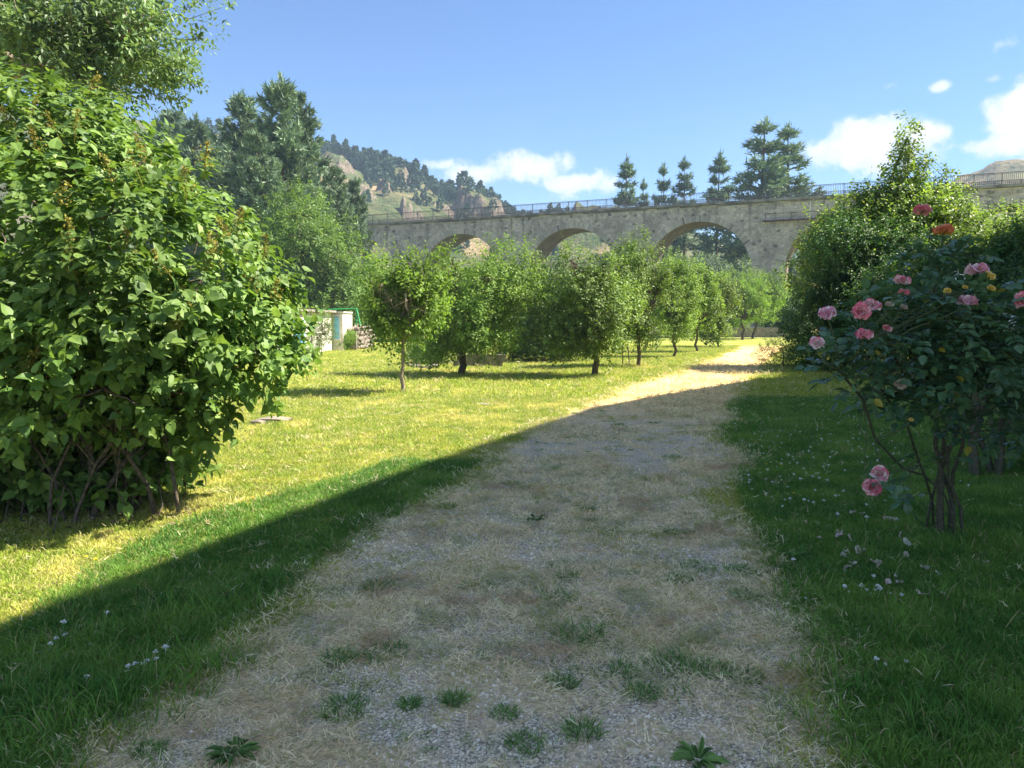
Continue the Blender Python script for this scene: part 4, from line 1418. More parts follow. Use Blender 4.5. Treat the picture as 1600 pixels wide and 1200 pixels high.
def build_rose():
    g = np.random.default_rng(901)
    base = ground(1480, 836)
    root = empty('rose_bush', (base.x, base.y, 0), 'tall rose bush with pink, coral and yellow roses on thick dark canes, right foreground', 'rose bush')
    Y0 = base.y
    blooms = [  # px,row,depth,kind,size,open
        (1441, 330, 5.0, 'pet_red', 1.7, .95, (.1, .25, 1), 'topmost red rose seen from the side'), (1474, 362, 4.9, 'pet_orange', 1.9, .9, (0, .1, 1), 'orange rose second from the top'),
        (1527, 424, 4.8, 'pet_pink', 2.1, .95, (-.1, .1, 1), 'mauve pink rose high on the right'), (1408, 440, 4.9, 'pet_mix', 1.6, .85, (-.1, -.3, 1), 'pink and white rose in the upper middle'), (1412, 459, 4.9, 'pet_red', 1.2, .7, (0, -.1, 1), 'small red rose bud below the upper middle rose'),
        (1292, 491, 4.7, 'pet_pink', 1.7, .9, (-.3, -.5, .8), 'pink rose at the far left of the bush'), (1362, 478, 4.7, 'pet_mix', 1.7, 1.0, (.1, -.4, 1), 'white edged pink rose behind the coral rose'), (1345, 487, 4.6, 'pet_red', 1.7, 1.0, (-.2, -.8, .7), 'coral red rose facing the viewer'),
        (1385, 514, 4.7, 'pet_red', .9, .8, (.2, -.5, 1), 'small pink rose below the coral rose'), (1350, 524, 4.6, 'pet_red', 1.5, .95, (-.1, -.25, 1), 'deep pink rose on the left below the coral rose'), (1278, 537, 4.5, 'pet_mix', 1.55, .95, (-.2, -.5, .9), 'pale pink rose, lowest at the left tip'),
        (1512, 472, 4.7, 'pet_pink', 1.9, 1.05, (0, -.1, 1), 'flat pale pink rose right of the middle'), (1600, 470, 4.6, 'pet_red', 1.7, .9, (-.6, -.5, .6), 'red rose cut by the right edge'), (1374, 742, 4.4, 'pet_mix', 1.7, .9, (-.2, -.8, .5), 'pink rose hanging low near the grass, upper of two'),
        (1362, 762, 4.35, 'pet_red', 1.6, 1.0, (-.2, -.9, .4), 'coral rose hanging low near the grass, lower of two'), (1406, 600, 4.8, 'pet_pale', 1.2, .9, (0, -.8, .4), 'withered brown rose in the shade of the bush'), (1545, 433, 4.75, 'pet_yellow', 1.15, .6, (.5, -.3, .8), 'yellow rose beside the mauve one'),
        (1548, 452, 4.75, 'pet_yellow', .9, .6, (.3, -.3, .8), 'small pale yellow rose under the yellow one'), (1480, 456, 4.8, 'pet_yellow', .8, .6, (0, -.5, .8), 'small yellow rose left of the mauve one'), (1508, 450, 4.8, 'pet_yellow', .6, .5, (0, -.3, 1), 'tiny yellow bud'),
        (1423, 657, 4.8, 'pet_yellow', .6, .5, (0, -.3, 1), 'yellow bud low in the bush'), (1390, 476, 4.8, 'pet_pale', .8, .9, (0, -.3, 1), 'small cream white rose'), (1412, 480, 4.8, 'pet_pale', .8, 1.0, (.2, -.3, 1), 'small white rose beside the cream one')]
    wd = Acc(); twp = []
    canes = []
    tops = [(1440, 470, 5.5), (1500, 450, 5.6), (1400, 500, 5.4), (1345, 540, 5.0), (1550, 480, 5.5), (1590, 520, 5.4), (1470, 400, 5.4), (1320, 590, 4.9)]
    for k, (px, py, y) in enumerate(tops):
        b0 = np.array([base.x + g.normal() * .07, Y0 + g.normal() * .07, -.05])
        e = np.array(at_depth(px, py, y))
        pts = bend(g, b0, e, 8, .045)
        pts[1:5, :2] = b0[:2] + (pts[1:5, :2] - b0[:2]) * np.array([.3, .45, .65, .85])[:, None]
        r0 = [.022, .020, .013, .010, .017, .011, .016, .008][k]
        a = Acc(); a.tube(pts, np.linspace(r0, .008, 8), 7)
        # thorns
        for q in range(26):
            t = g.uniform(.02, .9) * 7; i = int(t); s0 = pts[i] + (pts[i + 1] - pts[i]) * (t - i)
            d = nrm(np.array([[g.normal(), g.normal(), -.25]]))[0]
            a.tube([s0, s0 + d * (r0 + .012)], [.004, .0005], 3)
        a.build('cane', M['cane'], root)
        canes.append(pts)
    for b_ in blooms:
        px, py, y = b_[:3]
        e = np.array(at_depth(px, py, y))
        s0 = min((c[i] for c in canes for i in range(4, 8)), key=lambda q: np.linalg.norm(q - e) + (2 if q[2] > e[2] and py < 700 else 0))
        if py > 700: s0 = canes[3][3]
        pts = bend(g, s0, e - np.array(b_[6]) * .03, 5, .05, -.03)
        wd.tube(pts, [.006, .005, .0045, .004, .004], 5)
        twp += list(pts[1:])
        bloom(root, e, b_[3], b_[4] * .57, b_[5], b_[6], b_[7], g)
    # leaves: lobes traced round the bush
    lobes = []
    for px, py, y, rx, rz in [(1470, 440, 5.2, .32, .28), (1400, 500, 5.0, .34, .2), (1340, 530, 4.9, .28, .14), (1500, 520, 5.1, .45, .28), (1570, 530, 5.1, .42, .28), (1420, 570, 5.1, .38, .2), (1330, 585, 4.9, .26, .14), (1480, 610, 5.2, .4, .2), (1570, 640, 5.3, .4, .28), (1530, 560, 5.0, .4, .25),
                              (1640, 560, 5.2, .5, .4), (1455, 390, 5.2, .18, .18), (1300, 560, 4.7, .14, .1), (1400, 620, 5.2, .22, .12), (1490, 490, 4.9, .3, .2)]:
        c = at_depth(px, py, y); lobes.append((c.x, c.y, c.z, rx, rx * .9, rz))
    p, u = lobes_points(g, lobes, 820, .3, Fourier(5, 5.0), 1.25)
    ex = []
    for px, py, y, s in [(1405, 755, 4.5, .07), (1415, 770, 4.6, .07), (1440, 700, 5.0, .1), (1425, 655, 5.0, .12), (1380, 760, 4.4, .04)]:
        c = at_depth(px, py, y)
        ex += [np.array(c) + g.normal(size=3) * s for _ in range(3)]
    for (px, py, *_r) in [b[:3] for b in blooms[:2]]:
        ex += [np.array(at_depth(px + 6, py + 45 + 25 * q, 5.0)) + g.normal(size=3) * .03 for q in range(3)]
    ex = np.array(ex)
    p = np.concatenate([p, ex]); u = np.concatenate([u, rand_dir(g, len(ex))])
    # compound leaves: rachis with five leaflets
    n = len(p)
    ax = nrm(u * .7 + g.normal(size=(n, 3)) * .5 + np.array([0, -.15, .05]))
    ax[:, 2] *= .6; ax = nrm(ax)
    upv = np.array([0, 0, 1.0]) + g.normal(size=(n, 3)) * .25
    sd = nrm(np.cross(ax, upv)); up = np.cross(sd, ax)
    P = []; Yd = []; Z = []; S = []
    for t, s, sz in ((.35, 1, .8), (.35, -1, .8), (.68, 1, .95), (.68, -1, .95), (1.0, 0, 1.1)):
        q = p + ax * .12 * t
        q[:, 2] -= .02 * t * t
        P.append(q); Yd.append(sd * s * .95 + ax * (.35 if s else 1.0) - np.array([0, 0, .22])); Z.append(up + g.normal(size=(n, 3)) * .2); S.append(np.full(n, .068 * sz) * g.uniform(.8, 1.25, n))
    P = np.concatenate(P); Yd = nrm(np.concatenate(Yd)); Z = np.concatenate(Z); S = np.concatenate(S)
    d = np.linalg.norm(P - np.array([0, 0, EYE]), axis=1) + np.where(np.abs(P[:, 0] / P[:, 1]) < .66, 0, 9)
    order = np.argsort(d); big = order[:300]; rest = order[300:]
    cr = Acc(); V, Fc = scatter(OVATE, HEART_F, P[rest], Yd[rest], Z[rest], S[rest]); cr.add(V, Fc)
    o = cr.build('foliage', M['rose_leaf'], root, smooth=False); o['kind'] = 'stuff'
    la = Acc(); la.add(OVATE, HEART_F); lm = la.mesh('leaf', M['rose_leaf'], smooth=False)
    for i in big:
        y = Vector(Yd[i]); x = y.cross(Vector(Z[i])).normalized(); z = x.cross(y)
        mt = Matrix.Translation(Vector(P[i]) - root.location) @ Matrix((x, y, z)).transposed().to_4x4() @ Matrix.Scale(S[i], 4)
        l = bpy.data.objects.new('leaf', lm); COL.objects.link(l); l.parent = root; l.matrix_basis = mt
    for i in range(n):
        wd.tube([p[i], p[i] + ax[i] * .12], [.002, .0012], 3)
        if i % 3 == 0:
            s0 = min((c[j] for c in canes for j in range(3, 8)), key=lambda q: np.linalg.norm(q - p[i]))
            wd.tube(bend(g, s0, p[i], 4, .08), [.005, .004, .003, .002], 4)
    o = wd.build('twig', M['cane_green'], root); o['kind'] = 'stuff'
    # fallen petals on the grass
    spots = [(1308, 848), (1312, 838), (1327, 852), (1321, 870), (1338, 872), (1322, 880), (1335, 893), (1330, 897), (1386, 817), (1398, 820), (1350, 812), (1331, 811), (1404, 849), (1413, 860), (1420, 878), (1441, 898), (1392, 921), (1402, 923), (1463, 907), (1364, 887), (1276, 849), (1540, 890), (1256, 822), (1345, 866), (1470, 940), (1437, 942)]
    for k, (px, py) in enumerate(spots):
        q = ground(px, py - 4)
        o = bpy.data.objects.new('fallen_petal', PET['pet_pale'] if k % 4 else PET['pet_mix']); COL.objects.link(o)
        o.location = (q.x, q.y, float(GZ(q.x, q.y)) + .045)
        o.rotation_euler = (g.normal() * .5, g.normal() * .5, g.uniform(0, 6))
        s = g.uniform(.6, 1.15); o.scale = (s, s, s)
        tag(o, 'pale withered rose petal lying in the grass, in the cluster left of the rose canes' if px < 1350 else 'pale withered rose petal lying in the grass in front of the rose canes', 'petal', 'fallen rose petals')


build_rose()

# mock orange shrub behind the rose
g = np.random.default_rng(950)
b = ground(1552, 752)
bx = b.x
lob = []
for px, py, y, rx, rz in [(1580, 520, 8.0, .6, .45), (1640, 560, 7.8, .7, .6), (1600, 620, 7.8, .5, .4), (1545, 560, 8.2, .35, .4), (1700, 500, 8.0, .8, .8), (1680, 680, 7.6, .6, .5), (1590, 700, 7.9, .3, .3)]:
    c = at_depth(px, py, y); lob.append((c.x, c.y, c.z, rx, rx * .8, rz))
root_mo, pmo, umo = leafy('mock_orange_bush', (bx, b.y, 0), lob, 'dark leaved shrub with small white blossoms behind the rose, at the right edge', 'bush', None, 'hedge', 1300, 7, .16, .07, 1.0, 951, .03, (bx + .15, b.y, .9), 'cane', shoots=20, shoot_len=.4, stems=5, gapf=4, thr=1.3)
a = Acc()
fl = []
for px, py, s in [(1572, 500, 26), (1558, 512, 20), (1590, 508, 14), (1498, 430, 9), (1575, 488, 14), (1560, 540, 10), (1595, 470, 10)]:
    for _ in range(int(s * 1.6)):
        q = np.array(at_depth(px + g.normal() * s * .8, py + g.normal() * s * .4, 7.5)); fl.append(q)
fl = np.array(fl)
for k in range(4):
    V, Fc = scatter(LEAF, LEAF_F, fl, g.normal(size=fl.shape), np.array([0, -.8, .6]) + g.normal(size=fl.shape) * .2, .022, 1.6)
    a.add(V, Fc)
o = a.build('blossom', M['white_flower'], root_mo, smooth=False); o['kind'] = 'stuff'


# ------------------------------------------------------------------ white shed, ruin wall, frame
def build_shed():
    white = mat_simple('limewash', (.74, .71, .66), (.52, .47, .40), 1.8, .9, .15, .5, .02)
    blue = mat_simple('blue_paint', (.12, .38, .58), (.20, .48, .64), 3, .5, .3)
    roofm = mat_simple('roof_sheet', (.33, .29, .25), (.22, .19, .17), 3, .8, .2)
    x1 = -9.25
    root = empty('shed', (-11, 36, 0), 'low whitewashed shed with pale blue door and flat roof behind the lilac', 'shed')
    a = Acc(); a.box((-11.1, 35, .98), (3.7, 9.4, 1.96)); a.build('wall', white, root, smooth=False)
    a = Acc(); a.box((-11.05, 34.95, 2.03), (4.1, 9.8, .10), 0); a.build('roof', roofm, root, smooth=False)
    # door: boards
    yd0, yd1 = 32.5, 34.3
    a = Acc(); a.box((x1 + .02, (yd0 + yd1) / 2, .85), (.08, yd1 - yd0 + .16, 1.75)); fr = a.build('door', white, root, smooth=False)
    nb = 8
    for k in range(nb):
        w = (yd1 - yd0) / nb
        a = Acc(); a.box((x1 + .075, yd0 + w * (k + .5), .82), (.03, w - .02, 1.6))
        q = a.build('board', blue, None, smooth=False); q.parent = fr; q.location = -root.location
    a = Acc(); a.box((x1 + .03, 30.9, 1.25), (.08, .7, .7)); w_ = a.build('window', blue, root, smooth=False)
    # white pier with narrow blue shutter
    pr = empty('outhouse', (-9.2, 40.5, 0), 'white plastered outhouse with a narrow blue shuttered opening, right end of the shed', 'outhouse')
    a = Acc(); a.box((-9.35, 41.2, .98), (1.25, 2.4, 1.96)); a.build('wall', white, pr, smooth=False)
    a = Acc(); a.box((-9.35, 41.2, 2.0), (1.4, 2.6, .07)); a.build('roof', white, pr, smooth=False)
    a = Acc(); a.box((-9.05, 39.985, 1.2), (.26, .05, 1.15)); a.build('shutter', blue, pr, smooth=False)
    a = Acc(); a.box((-9.05, 39.97, 1.84), (.40, .08, .08)); a.box((-9.05, 39.97, .58), (.40, .08, .08)); a.build('frame', white, pr, smooth=False)
    # ruined rubble wall: separate stones
    g = np.random.default_rng(33)
    stone = mat_simple('field_stone', (.30, .26, .215), (.19, .16, .14), 4, .95, .1, .6, .04)
    wr = empty('stone_wall', (-8.4, 43, 0), 'low tumbled rubble stone wall behind the outhouse', 'stone wall')
    sm = []
    for k in range(6):
        me = bpy.data.meshes.new('stone'); bm = bmesh.new()
        bmesh.ops.create_icosphere(bm, subdivisions=1, radius=.5)
        for v in bm.verts:
            v.co *= 1 + g.uniform(-.18, .18)
        bm.to_mesh(me); bm.free(); me.materials.append(stone); sm.append(me)
    core = Acc(); core.box((-8.35, 42.9, .5), (.35, 4.4, 1.0)); core.build('wall_core', stone, wr, smooth=False)
    for row in range(5):
        y = 40.9
        top = 1.35
        while y < 45.2:
            L = g.uniform(.28, .5)
            if row * .28 < 1.35 - .1 * abs(y - 42):
                for sx in (-1, 1):
                    o = bpy.data.objects.new('stone', sm[int(g.integers(0, 6))]); COL.objects.link(o); o.parent = wr
                    o.location = Vector((-8.35 + sx * .17 + g.uniform(-.05, .05), y + L / 2, .14 + row * .25 + g.uniform(-.06, .06))) - wr.location
                    o.scale = (.38, L * g.uniform(.95, 1.3), g.uniform(.25, .40)); o.rotation_euler = (g.normal() * .3, g.normal() * .3, g.uniform(0, 3.1) * (L < .4))
            y += L
    # green tube frame
    green = mat_simple('green_paint', (.03, .42, .12), (.05, .36, .12), 5, .4, .4)
    gf = empty('swing_frame', (-9, 46, 0), 'bright green tube swing frame standing behind the white outhouse', 'swing frame')
    A_ = at_depth(502, 484, 46); B_ = at_depth(557, 482, 46)
    for nm, pts in (('crossbar', [A_, B_]), ('leg', [B_, (B_.x + .02, 45.6, 0)]), ('leg', [B_, (B_.x + .62, 45.4, 0)]), ('leg', [A_, (A_.x - .1, 45.6, 0)]), ('leg', [A_, (A_.x - .1, 47, 0)]), ('leg', [B_, (B_.x + .25, 47, 0)])):
        a = Acc(); a.tube([tuple(q) for q in pts], [.035, .035], 8); a.build(nm, green, gf)
    # thin iron rose arch pole beside the door
    iron = mat_simple('dark_iron', (.05, .05, .05), (.10, .07, .05), 9, .7, .3)
    q = ground(487, 562)
    tr = empty('trellis_pole', (q.x, q.y, 0), 'thin dark iron pole with a curled top in front of the shed', 'trellis')
    top = at_depth(486, 481, q.y)
    a = Acc(); a.tube([(q.x, q.y, -.1), (top.x, q.y, top.z)], [.022, .018], 6); a.build('pole', iron, tr)
    a = Acc(); th = np.linspace(0, 4.6, 12); a.tube([(top.x - .28 + .28 * math.cos(t), q.y, top.z - .12 + .16 * math.sin(t)) for t in th], [.014] * 12, 5); a.build('scroll', iron, tr)
    # plants against the shed
    for k, (px, row, h, w, mt, lab) in enumerate([(503, 558, 2.0, .62, 'maple', 'climbing plant in front of the white shed wall'), (538, 548, 1.0, .8, 'cherry', 'low yellowish plants at the corner of the outhouse'), (541, 528, 2.6, .75, 'ash', 'straw coloured climber on the outhouse corner'),
                                                (568, 530, 1.9, .6, 'decid', 'green climber on the end of the rubble wall'), (478, 566, .5, .5, 'cherry', 'small weeds in front of the blue door'), (662, 570, 1.0, .72, 'ash', 'rounded yellow green shrub in the stone edged bed'), (690, 570, 1.15, .5, 'maple', 'taller shrub right of the rounded one in the stone edged bed')]):
        p = ground(px, row)
        gk = np.random.default_rng(980 + k)
        leafy('shrub', (p.x, p.y, 0), [(p.x, p.y, h * .5, w, w * .7, h * .5), (p.x + w * .3, p.y, h * .7, w * .6, w * .5, h * .35), (p.x - w * .3, p.y, h * .35, w * .7, w * .6, h * .35)], lab, 'shrub', 'shrubs near the shed', mt, 620, 7, .15, .08, .8, 990 + k, .02, None, thr=1.5, shell=.2)
    # stones edging the flower bed
    for k in range(16):
        px = 640 + k * 4.6 + g.uniform(-1, 1); row = 572 + 4 * math.sin(k * .35) + g.uniform(-1, 1)
        p = ground(px, row)
        o = bpy.data.objects.new('border_stone', sm[k % 6]); COL.objects.link(o)
        o.location = (p.x, p.y, .05); s = g.uniform(.16, .32); o.scale = (s, s * .8, s * .6); o.rotation_euler.z = g.uniform(0, 6)
        tag(o, 'pale stone edging the small flower bed behind the slim pale trunk', 'stone', 'stones edging the flower bed')
    # flat stones in the lawn
    for px, row, w, lab in ((430, 657, .55, 'flat grey stone sunk in the lawn right of the lilac'), (755, 635, .40, 'flat grey stone sunk in the lawn in front of the broad fruit tree'), (403, 662, .25, 'small flat stone left of the larger one in the lawn')):
        p = ground(px, row)
        o = bpy.data.objects.new('lawn_stone', sm[2]); COL.objects.link(o)
        o.location = (p.x, p.y, .02); o.scale = (w * 1.15, w * .8, .10)
        tag(o, lab, 'stone')
    # low wall behind the second fruit tree, of single blocks
    lw = ground(758, 576)
    lr = empty('low_block_wall', (lw.x, lw.y + .8, 0), 'low pale block wall in the shade behind the broad fruit tree', 'wall')
    blk = mat_simple('block', (.26, .23, .19), (.16, .14, .12), 5, .9, .1)
    for row in range(2):
        for k in range(4):
            a = Acc(); a.box((lw.x - .9 + k * .42 + (row % 2) * .12, lw.y + .8, .11 + row * .22), (.405, .22, .205)); a.build('block', blk, lr, smooth=False)
    # far low wall at the end of the track
    fw = at_depth(1160, 517, 72)
    a = Acc(); a.box((fw.x, 72, .45), (6.5, .5, .9)); o = a.build('far_wall', stone, None, smooth=False, origin=(fw.x, 72, 0))
    tag(o, 'low dark stone wall beyond the pair of bright trees', 'wall')
    # house roof glimpsed through the right hand arch
    hp = at_depth(1266, 428, 150)
    hr = empty('far_house', (hp.x, 150, 0), 'small house with an orange roof glimpsed through the right hand arch', 'house')
    a = Acc(); a.box((hp.x, 150, 3.4), (7, 8, 6.8)); a.build('wall', white, hr, smooth=False)
    a = Acc(); x, y, z = hp.x, 150, 6.8
    a.add([(x - 4, y - 4.4, z), (x + 4, y - 4.4, z), (x + 4, y + 4.4, z), (x - 4, y + 4.4, z), (x - 4, y, z + 2.6), (x + 4, y, z + 2.6)], [(0, 1, 5, 4), (2, 3, 4, 5)])
    a.add([(x - 4, y - 4.4, z), (x - 4, y + 4.4, z), (x - 4, y, z + 2.6), (x + 4, y - 4.4, z), (x + 4, y + 4.4, z), (x + 4, y, z + 2.6)], [(0, 2, 1), (3, 4, 5)])
    a.build('roof', mat_simple('roof_tile', (.42, .17, .10), (.30, .13, .09), 2), hr, smooth=False)
    # two short stakes by the upright tree
    for k, (px, top, lab) in enumerate(((973, 541, 'thin leaning stake left of its twin beside the upright fruit tree'), (981, 541, 'thin leaning stake right of its twin beside the upright fruit tree'))):
        p = ground(px + k * 3, 570); t = at_depth(px, top, p.y)
        a = Acc(); a.tube([(p.x, p.y, -.1), (t.x, p.y, t.z)], [.02, .02], 6)
        o = a.build('stake', M['bark'], None, origin=(p.x, p.y, 0)); tag(o, lab, 'stake')
    return sm


STONES = build_shed()


# ------------------------------------------------------------------ the house that shades the track (right of the frame)
def build_house():
    H = 12.0
    k = H / math.tan(SUN_EL)
    sh = Vector((SUN_H.x * k, SUN_H.y * k))
    f0 = Vector((1.45, 14.2)) + sh          # corner above the kink of the shadow edge
    d1 = Vector((4.13, 10.1)).normalized()
    f_1 = f0 - d1 * 14.5
    f2 = Vector((6.7, 21.3)) + sh
    off = Vector((d1.y, -d1.x))
    poly = [f_1, f0, f2, f2 + off * 9, f0 + off * 11, f_1 + off * 10]
    wallm = mat_simple('house_render', (.80, .72, .58), (.74, .66, .53), 1.5, .9, .15, .3, .01)
    root = empty('house', (f0.x, f0.y, 0), 'tall plastered house beside the lawn whose shadow covers the track', 'house')
    a = Acc()
    n = len(poly)
    V = [(p.x, p.y, -.1) for p in poly] + [(p.x, p.y, H - .2) for p in poly]
    a.add(V, [(i, (i + 1) % n, n + (i + 1) % n, n + i) for i in range(n)])
    a.build('wall', wallm, root, smooth=False)
    cx = sum((p for p in poly), Vector((0, 0))) / n
    a = Acc()
    r1 = [(p.x, p.y, H - .2) for p in poly]; r2 = [(p.x, p.y, H) for p in poly]
    r3 = [(cx.x + (p.x - cx.x) * .35, cx.y + (p.y - cx.y) * .55, H + 2.0) for p in poly]
    a.add(r1 + r2 + r3, [(i, (i + 1) % n, n + (i + 1) % n, n + i) for i in range(n)] + [(n + i, n + (i + 1) % n, 2 * n + (i + 1) % n, 2 * n + i) for i in range(n)])
    a.add(r3, [(0, 1, 2, 3), (0, 3, 4, 5)])
    a.build('roof', mat_simple('roof_slate', (.16, .15, .15), (.10, .10, .10), 3), root, smooth=False)
    glass = mat_simple('window_glass', (.03, .035, .04), None, 3, .08, .5)
    fr = mat_simple('window_frame', (.7, .7, .68), None, 3, .5, .3)
    ang = math.atan2(d1.y, d1.x)
    nn = Vector((-d1.y, d1.x))
    for fl in range(4):
        for q in range(4):
            c = f_1 + d1 * (2 + q * 3.4) + nn * .02
            z = 1.6 + fl * 2.8
            a = Acc(); a.box((c.x, c.y, z), (1.1, .10, 1.5), 0, ang); w = a.build('window', fr, root, smooth=False)
            for s in (-1, 1):
                c2 = c + d1 * s * .26 + nn * .052
                a = Acc(); a.box((c2.x, c2.y, z), (.44, .02, 1.34), 0, ang); g_ = a.build('pane', glass, None, smooth=False); g_.parent = w; g_.location = -root.location


build_house()


# ------------------------------------------------------------------ grass, straw and gravel
SRC = bpy.data.collections.new('tuft_sources')      # not linked to the scene: only copied by the scatter nodes


def tuft(name, mat, g, nb, rad, h, lean, w, flat=0.0):
    a = Acc()
    th = g.uniform(0, 6.28, nb); r = rad * np.sqrt(g.uniform(0, 1, nb))
    P = np.stack([r * np.cos(th), r * np.sin(th), np.full(nb, -.004)], -1)
    out = np.stack([np.cos(th), np.sin(th), 0 * th], -1) * .5 + g.normal(size=(nb, 3)) * [1, 1, 0] * .6
    L = h * g.uniform(.5, 1.25, nb)
    d0 = nrm(np.array([0, 0, 1.0]) * (1 - flat) + out * lean + np.array([0, 0, .04]))
    d1 = nrm(np.array([0, 0, 1.0]) * (1 - flat) * .55 + out * (lean + .55))
    side = nrm(np.cross(d0, g.normal(size=(nb, 3))))
    w = w * g.uniform(.7, 1.3, nb)
    p1 = P + d0 * (L * .55)[:, None]
    p2 = p1 + d1 * (L * .45)[:, None]
    p2[:, 2] = np.maximum(p2[:, 2], .004)
    V = np.stack([P - side * (w / 2)[:, None], P + side * (w / 2)[:, None], p1 + side * (w * .4)[:, None], p1 - side * (w * .4)[:, None], p2], 1).reshape(-1, 3)
    k = np.arange(nb)[:, None] * 5
    a.add(V, k + np.array([[0, 1, 2, 3]]))
    a.n = 0
    a.v = [V]
    a.f3 = [(k + np.array([[3, 2, 4]]))]; a.m3 = [np.zeros(nb, int)]
    a.f4 = [k + np.array([[0, 1, 2, 3]])]; a.m4 = [np.zeros(nb, int)]
    me = a.mesh(name, mat, smooth=False)
    return me


def source_collection(name, meshes):
    c = bpy.data.collections.new(name)
    for i, me in enumerate(meshes):
        o = bpy.data.objects.new('%s_%02d' % (name, i), me)
        c.objects.link(o)
    return c


def scatter_object(name, pts, rot, scl, coll, label, cat):
    me = bpy.data.meshes.new(name)
    me.vertices.add(len(pts))
    me.vertices.foreach_set('co', np.asarray(pts, np.float32).ravel())
    at = me.attributes.new('rot', 'FLOAT_VECTOR', 'POINT'); at.data.foreach_set('vector', np.asarray(rot, np.float32).ravel())
    at = me.attributes.new('scl', 'FLOAT', 'POINT'); at.data.foreach_set('value', np.asarray(scl, np.float32))
    o = bpy.data.objects.new(name, me)
    COL.objects.link(o)
    ng = bpy.data.node_groups.new(name + '_scatter', 'GeometryNodeTree')
    ng.interface.new_socket('Geometry', in_out='INPUT', socket_type='NodeSocketGeometry')
    ng.interface.new_socket('Geometry', in_out='OUTPUT', socket_type='NodeSocketGeometry')
    N = ng.nodes; L = ng.links
    gi = N.new('NodeGroupInput'); go = N.new('NodeGroupOutput')
    ip = N.new('GeometryNodeInstanceOnPoints')
    ci = N.new('GeometryNodeCollectionInfo')
    ci.inputs['Collection'].default_value = coll
    ci.inputs['Separate Children'].default_value = True
    ci.inputs['Reset Children'].default_value = True
    L.new(gi.outputs[0], ip.inputs['Points'])
    L.new(ci.outputs[0], ip.inputs['Instance'])
    ip.inputs['Pick Instance'].default_value = True
    a = N.new('GeometryNodeInputNamedAttribute'); a.data_type = 'FLOAT_VECTOR'; a.inputs['Name'].default_value = 'rot'
    L.new(a.outputs['Attribute'], ip.inputs['Rotation'])
    a = N.new('GeometryNodeInputNamedAttribute'); a.data_type = 'FLOAT'; a.inputs['Name'].default_value = 'scl'
    L.new(a.outputs['Attribute'], ip.inputs['Scale'])
    L.new(ip.outputs[0], go.inputs[0])
    md = o.modifiers.new('scatter', 'NODES'); md.node_group = ng
    tag(o, label, cat, kind='stuff')
    return o


